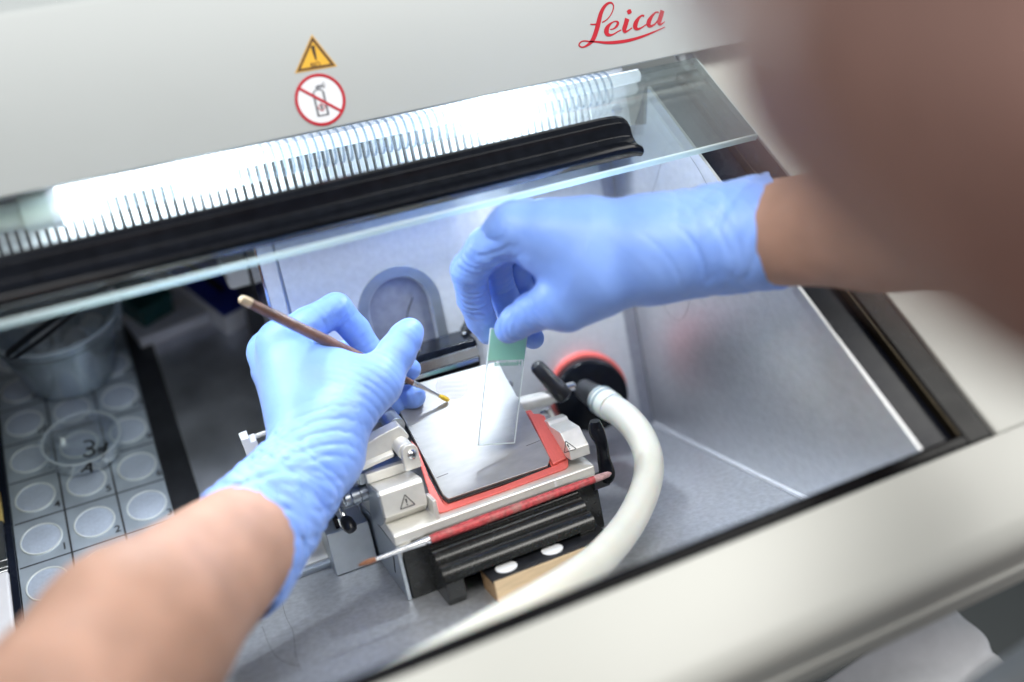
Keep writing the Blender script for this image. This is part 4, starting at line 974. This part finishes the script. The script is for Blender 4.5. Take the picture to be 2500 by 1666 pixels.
L_g = [(pt(915, 945, 594), tx, 4.6, 0.9, 15, 0.10, 1.3), (pt(955, 870, 606), tx, 4.2, 0.45, 9, 0.05), (pt(905, 990, 594), tx, 5.2, 0.9, 14, 0.16, 1.3),
       (pt(785, 1060, 572), hx, 7.6, 1.25, 17, -0.16, 2.2), (pt(790, 1125, 570), hx, 7.0, 0.7, 9, -0.1, 3.0),
       (pt(845, 775, 622), _n(pt(868, 806, 640) - pt(820, 756, 628)), 4.0, 0.9, 9, 0), (pt(800, 770, 614), _n(pt(820, 756, 628) - iM), 5, 0.6, 12, 0.1),
       (pt(890, 835, 634), _n(pt(905, 860, 646) - pt(868, 806, 640)), 4.2, 0.6, 9, 0), (pt(1004, 812, 612), tx, 5, 0.45, 6, 0), (pt(1005, 965, 648), EX, 5, 0.5, 9, 0)]
L_c = [(pt(700, 1180, 556), _n(lC-lW), 17, 2.0, 34, 0.25), (pt(760, 1240, 558), _n(_n(lC-lW) + EX*0.5), 21, 2.0, 34, -0.2)]
glove("left_glove", L_f, L_p, lW, lC, (25.5, 36.0), L_g, L_c, "blue nitrile glove holding the paint brush", tilt=_n(pt(650, 1454, 548) - pt(515, 1189, 548)), seed=5)
# ---- right hand, holding the slide
_pt0 = pt
def pt(px, py, d):
    k = min(1, max(0, (py-560)/240)); return _pt0(px, py + 9*(1-k), d - (36 - 22*k))
Ri, Rm, Rr, Rp = pt(1258, 552, 604), pt(1290, 540, 622), pt(1325, 538, 640), pt(1365, 546, 654)
rtC, rtM, rtI, rtT = pt(1462, 668, 592), pt(1372, 728, 592), pt(1298, 762, 602), pt(1243, 803, 612)
R_f = [[(Ri, 14), (pt(1188, 600, 608), 12), (pt(1146, 655, 616), 11.0), (pt(1156, 725, 628), 10.0), (pt(1174, 778, 635), 9.2), (pt(1192, 812, 637), 7.6)],
       [(Rm, 13), (pt(1205, 620, 640), 11), (pt(1215, 690, 650), 10), (pt(1250, 760, 652), 9.2), (pt(1302, 826, 640), 6.9)],
       [(Rr, 12), (pt(1250, 630, 668), 10.5), (pt(1265, 700, 674), 9.5), (pt(1320, 758, 664), 8)],
       [(Rp, 11), (pt(1310, 630, 680), 9.5), (pt(1330, 690, 682), 8.6), (pt(1385, 720, 668), 7.5)],
       [(rtC, 17), (rtM, 14.2), (rtI, 11.4), (pt(1262, 786, 607), 10.2), (rtT, 8.9)]]
R_p = [(rW, Ri, 27, 16), (rW, Rm, 25, 14), (pt(1590, 590, 615), Rr, 23, 15), (pt(1590, 590, 625), Rp, 21, 14), (rW, rtC, 27, 20), (rtC, rtM, 20, 15),
       (pt(1420, 580, 600), pt(1350, 568, 600), 24, 19), (pt(1420, 640, 594), pt(1330, 600, 600), 22, 14), (pt(1460, 700, 596), pt(1390, 752, 594), 16, 13)]
ix = _n(pt(1156, 725, 628) - pt(1172, 600, 610)); rtx = _n(rtT - rtM); wx_ = _n(rC-rW)
R_g = [(pt(1130, 690, 612), ix, 4.4, 1.5, 15, 0.05), (pt(1150, 640, 604), ix, 5.0, 1.3, 14, 0.1), (pt(1150, 750, 620), ix, 4.6, 1.4, 12, -0.05), (pt(1205, 610, 594), _n(ix + EX*0.9), 6.0, 1.5, 15, 0.1),
       (pt(1252, 796, 602), _n(rtx + np.array((0.3, 0, 0.6))), 5.2, 1.7, 9, 0.3), (pt(1300, 760, 590), rtx, 5.0, 1.4, 11, 0.1), (pt(1225, 700, 640), _n(pt(1250, 760, 652) - pt(1205, 620, 640)), 4.4, 0.8, 13, 0),
       (pt(1215, 790, 626), ix, 4.0, 0.5, 8, 0)]
R_c = [(pt(1700, 600, 566), _n(wx_ + UP*0.55), 17, 1.2, 34, 0.15)]
glove("right_glove", R_f, R_p, rW, rC, (29.5, 33.0), R_g, R_c, "blue nitrile glove holding the glass slide", seed=11)
pt = _pt0
# ---- white clothing over the lap, beyond the deck edge
def lap():
    V, F, n, m = [], [], 40, 30
    a0, a1 = pt(1900, 1640, 640), pt(2520, 1880, 620); far = pt(2215, 1500, 690)
    P00, P10, P01, P11 = pt(1950, 1720, 660), pt(2280, 1980, 640), pt(2330, 1470, 700), pt(2590, 1790, 680)
    for i in range(n+1):
        for j in range(m+1):
            u, v = i/n, j/m
            p = P00*(1-u)*(1-v) + P10*u*(1-v) + P01*(1-u)*v + P11*u*v
            w = 16*math.sin(math.pi*v)**0.5 + 2.4*math.sin(9*u + 5*v + 2*math.sin(6*v)) + 1.6*math.sin(17*u - 9*v) - 5*math.exp(-((u-0.35-0.3*v)/0.05)**2) - 4*math.exp(-((u-0.62+0.25*v)/0.04)**2)
            V.append(p + UP*w)
    for i in range(n):
        for j in range(m): F.append([i*(m+1)+j, (i+1)*(m+1)+j, (i+1)*(m+1)+j+1, i*(m+1)+j+1])
    nV = len(V); V += [p - UP*40 for p in V]
    F += [[nV + k for k in f[::-1]] for f in F]
    def wallq(seq):
        for a, b in zip(seq[:-1], seq[1:]): F.append([a, b, nV+b, nV+a])
    wallq([j for j in range(m+1)]); wallq([n*(m+1)+j for j in range(m+1)]); wallq([i*(m+1) for i in range(n+1)]); wallq([i*(m+1)+m for i in range(n+1)])
    return np.array(V), F
lp = mk("white_trousers", lap(), m_cloth, person, smooth='all'); lp["label"] = "white cotton clothing over the lap"
# grey rail in the corner, nearest the lens
ra_, rb2 = pt(2300, 1800, 430), pt(2640, 1570, 430)
tag(mk("chair_armrest", tube(cat([ra_, (ra_+rb2)/2 + UP*2, rb2], 8), 12, 20), m_rail, base=ra_), "grey rounded rail blurred in the lower right corner", "armrest")
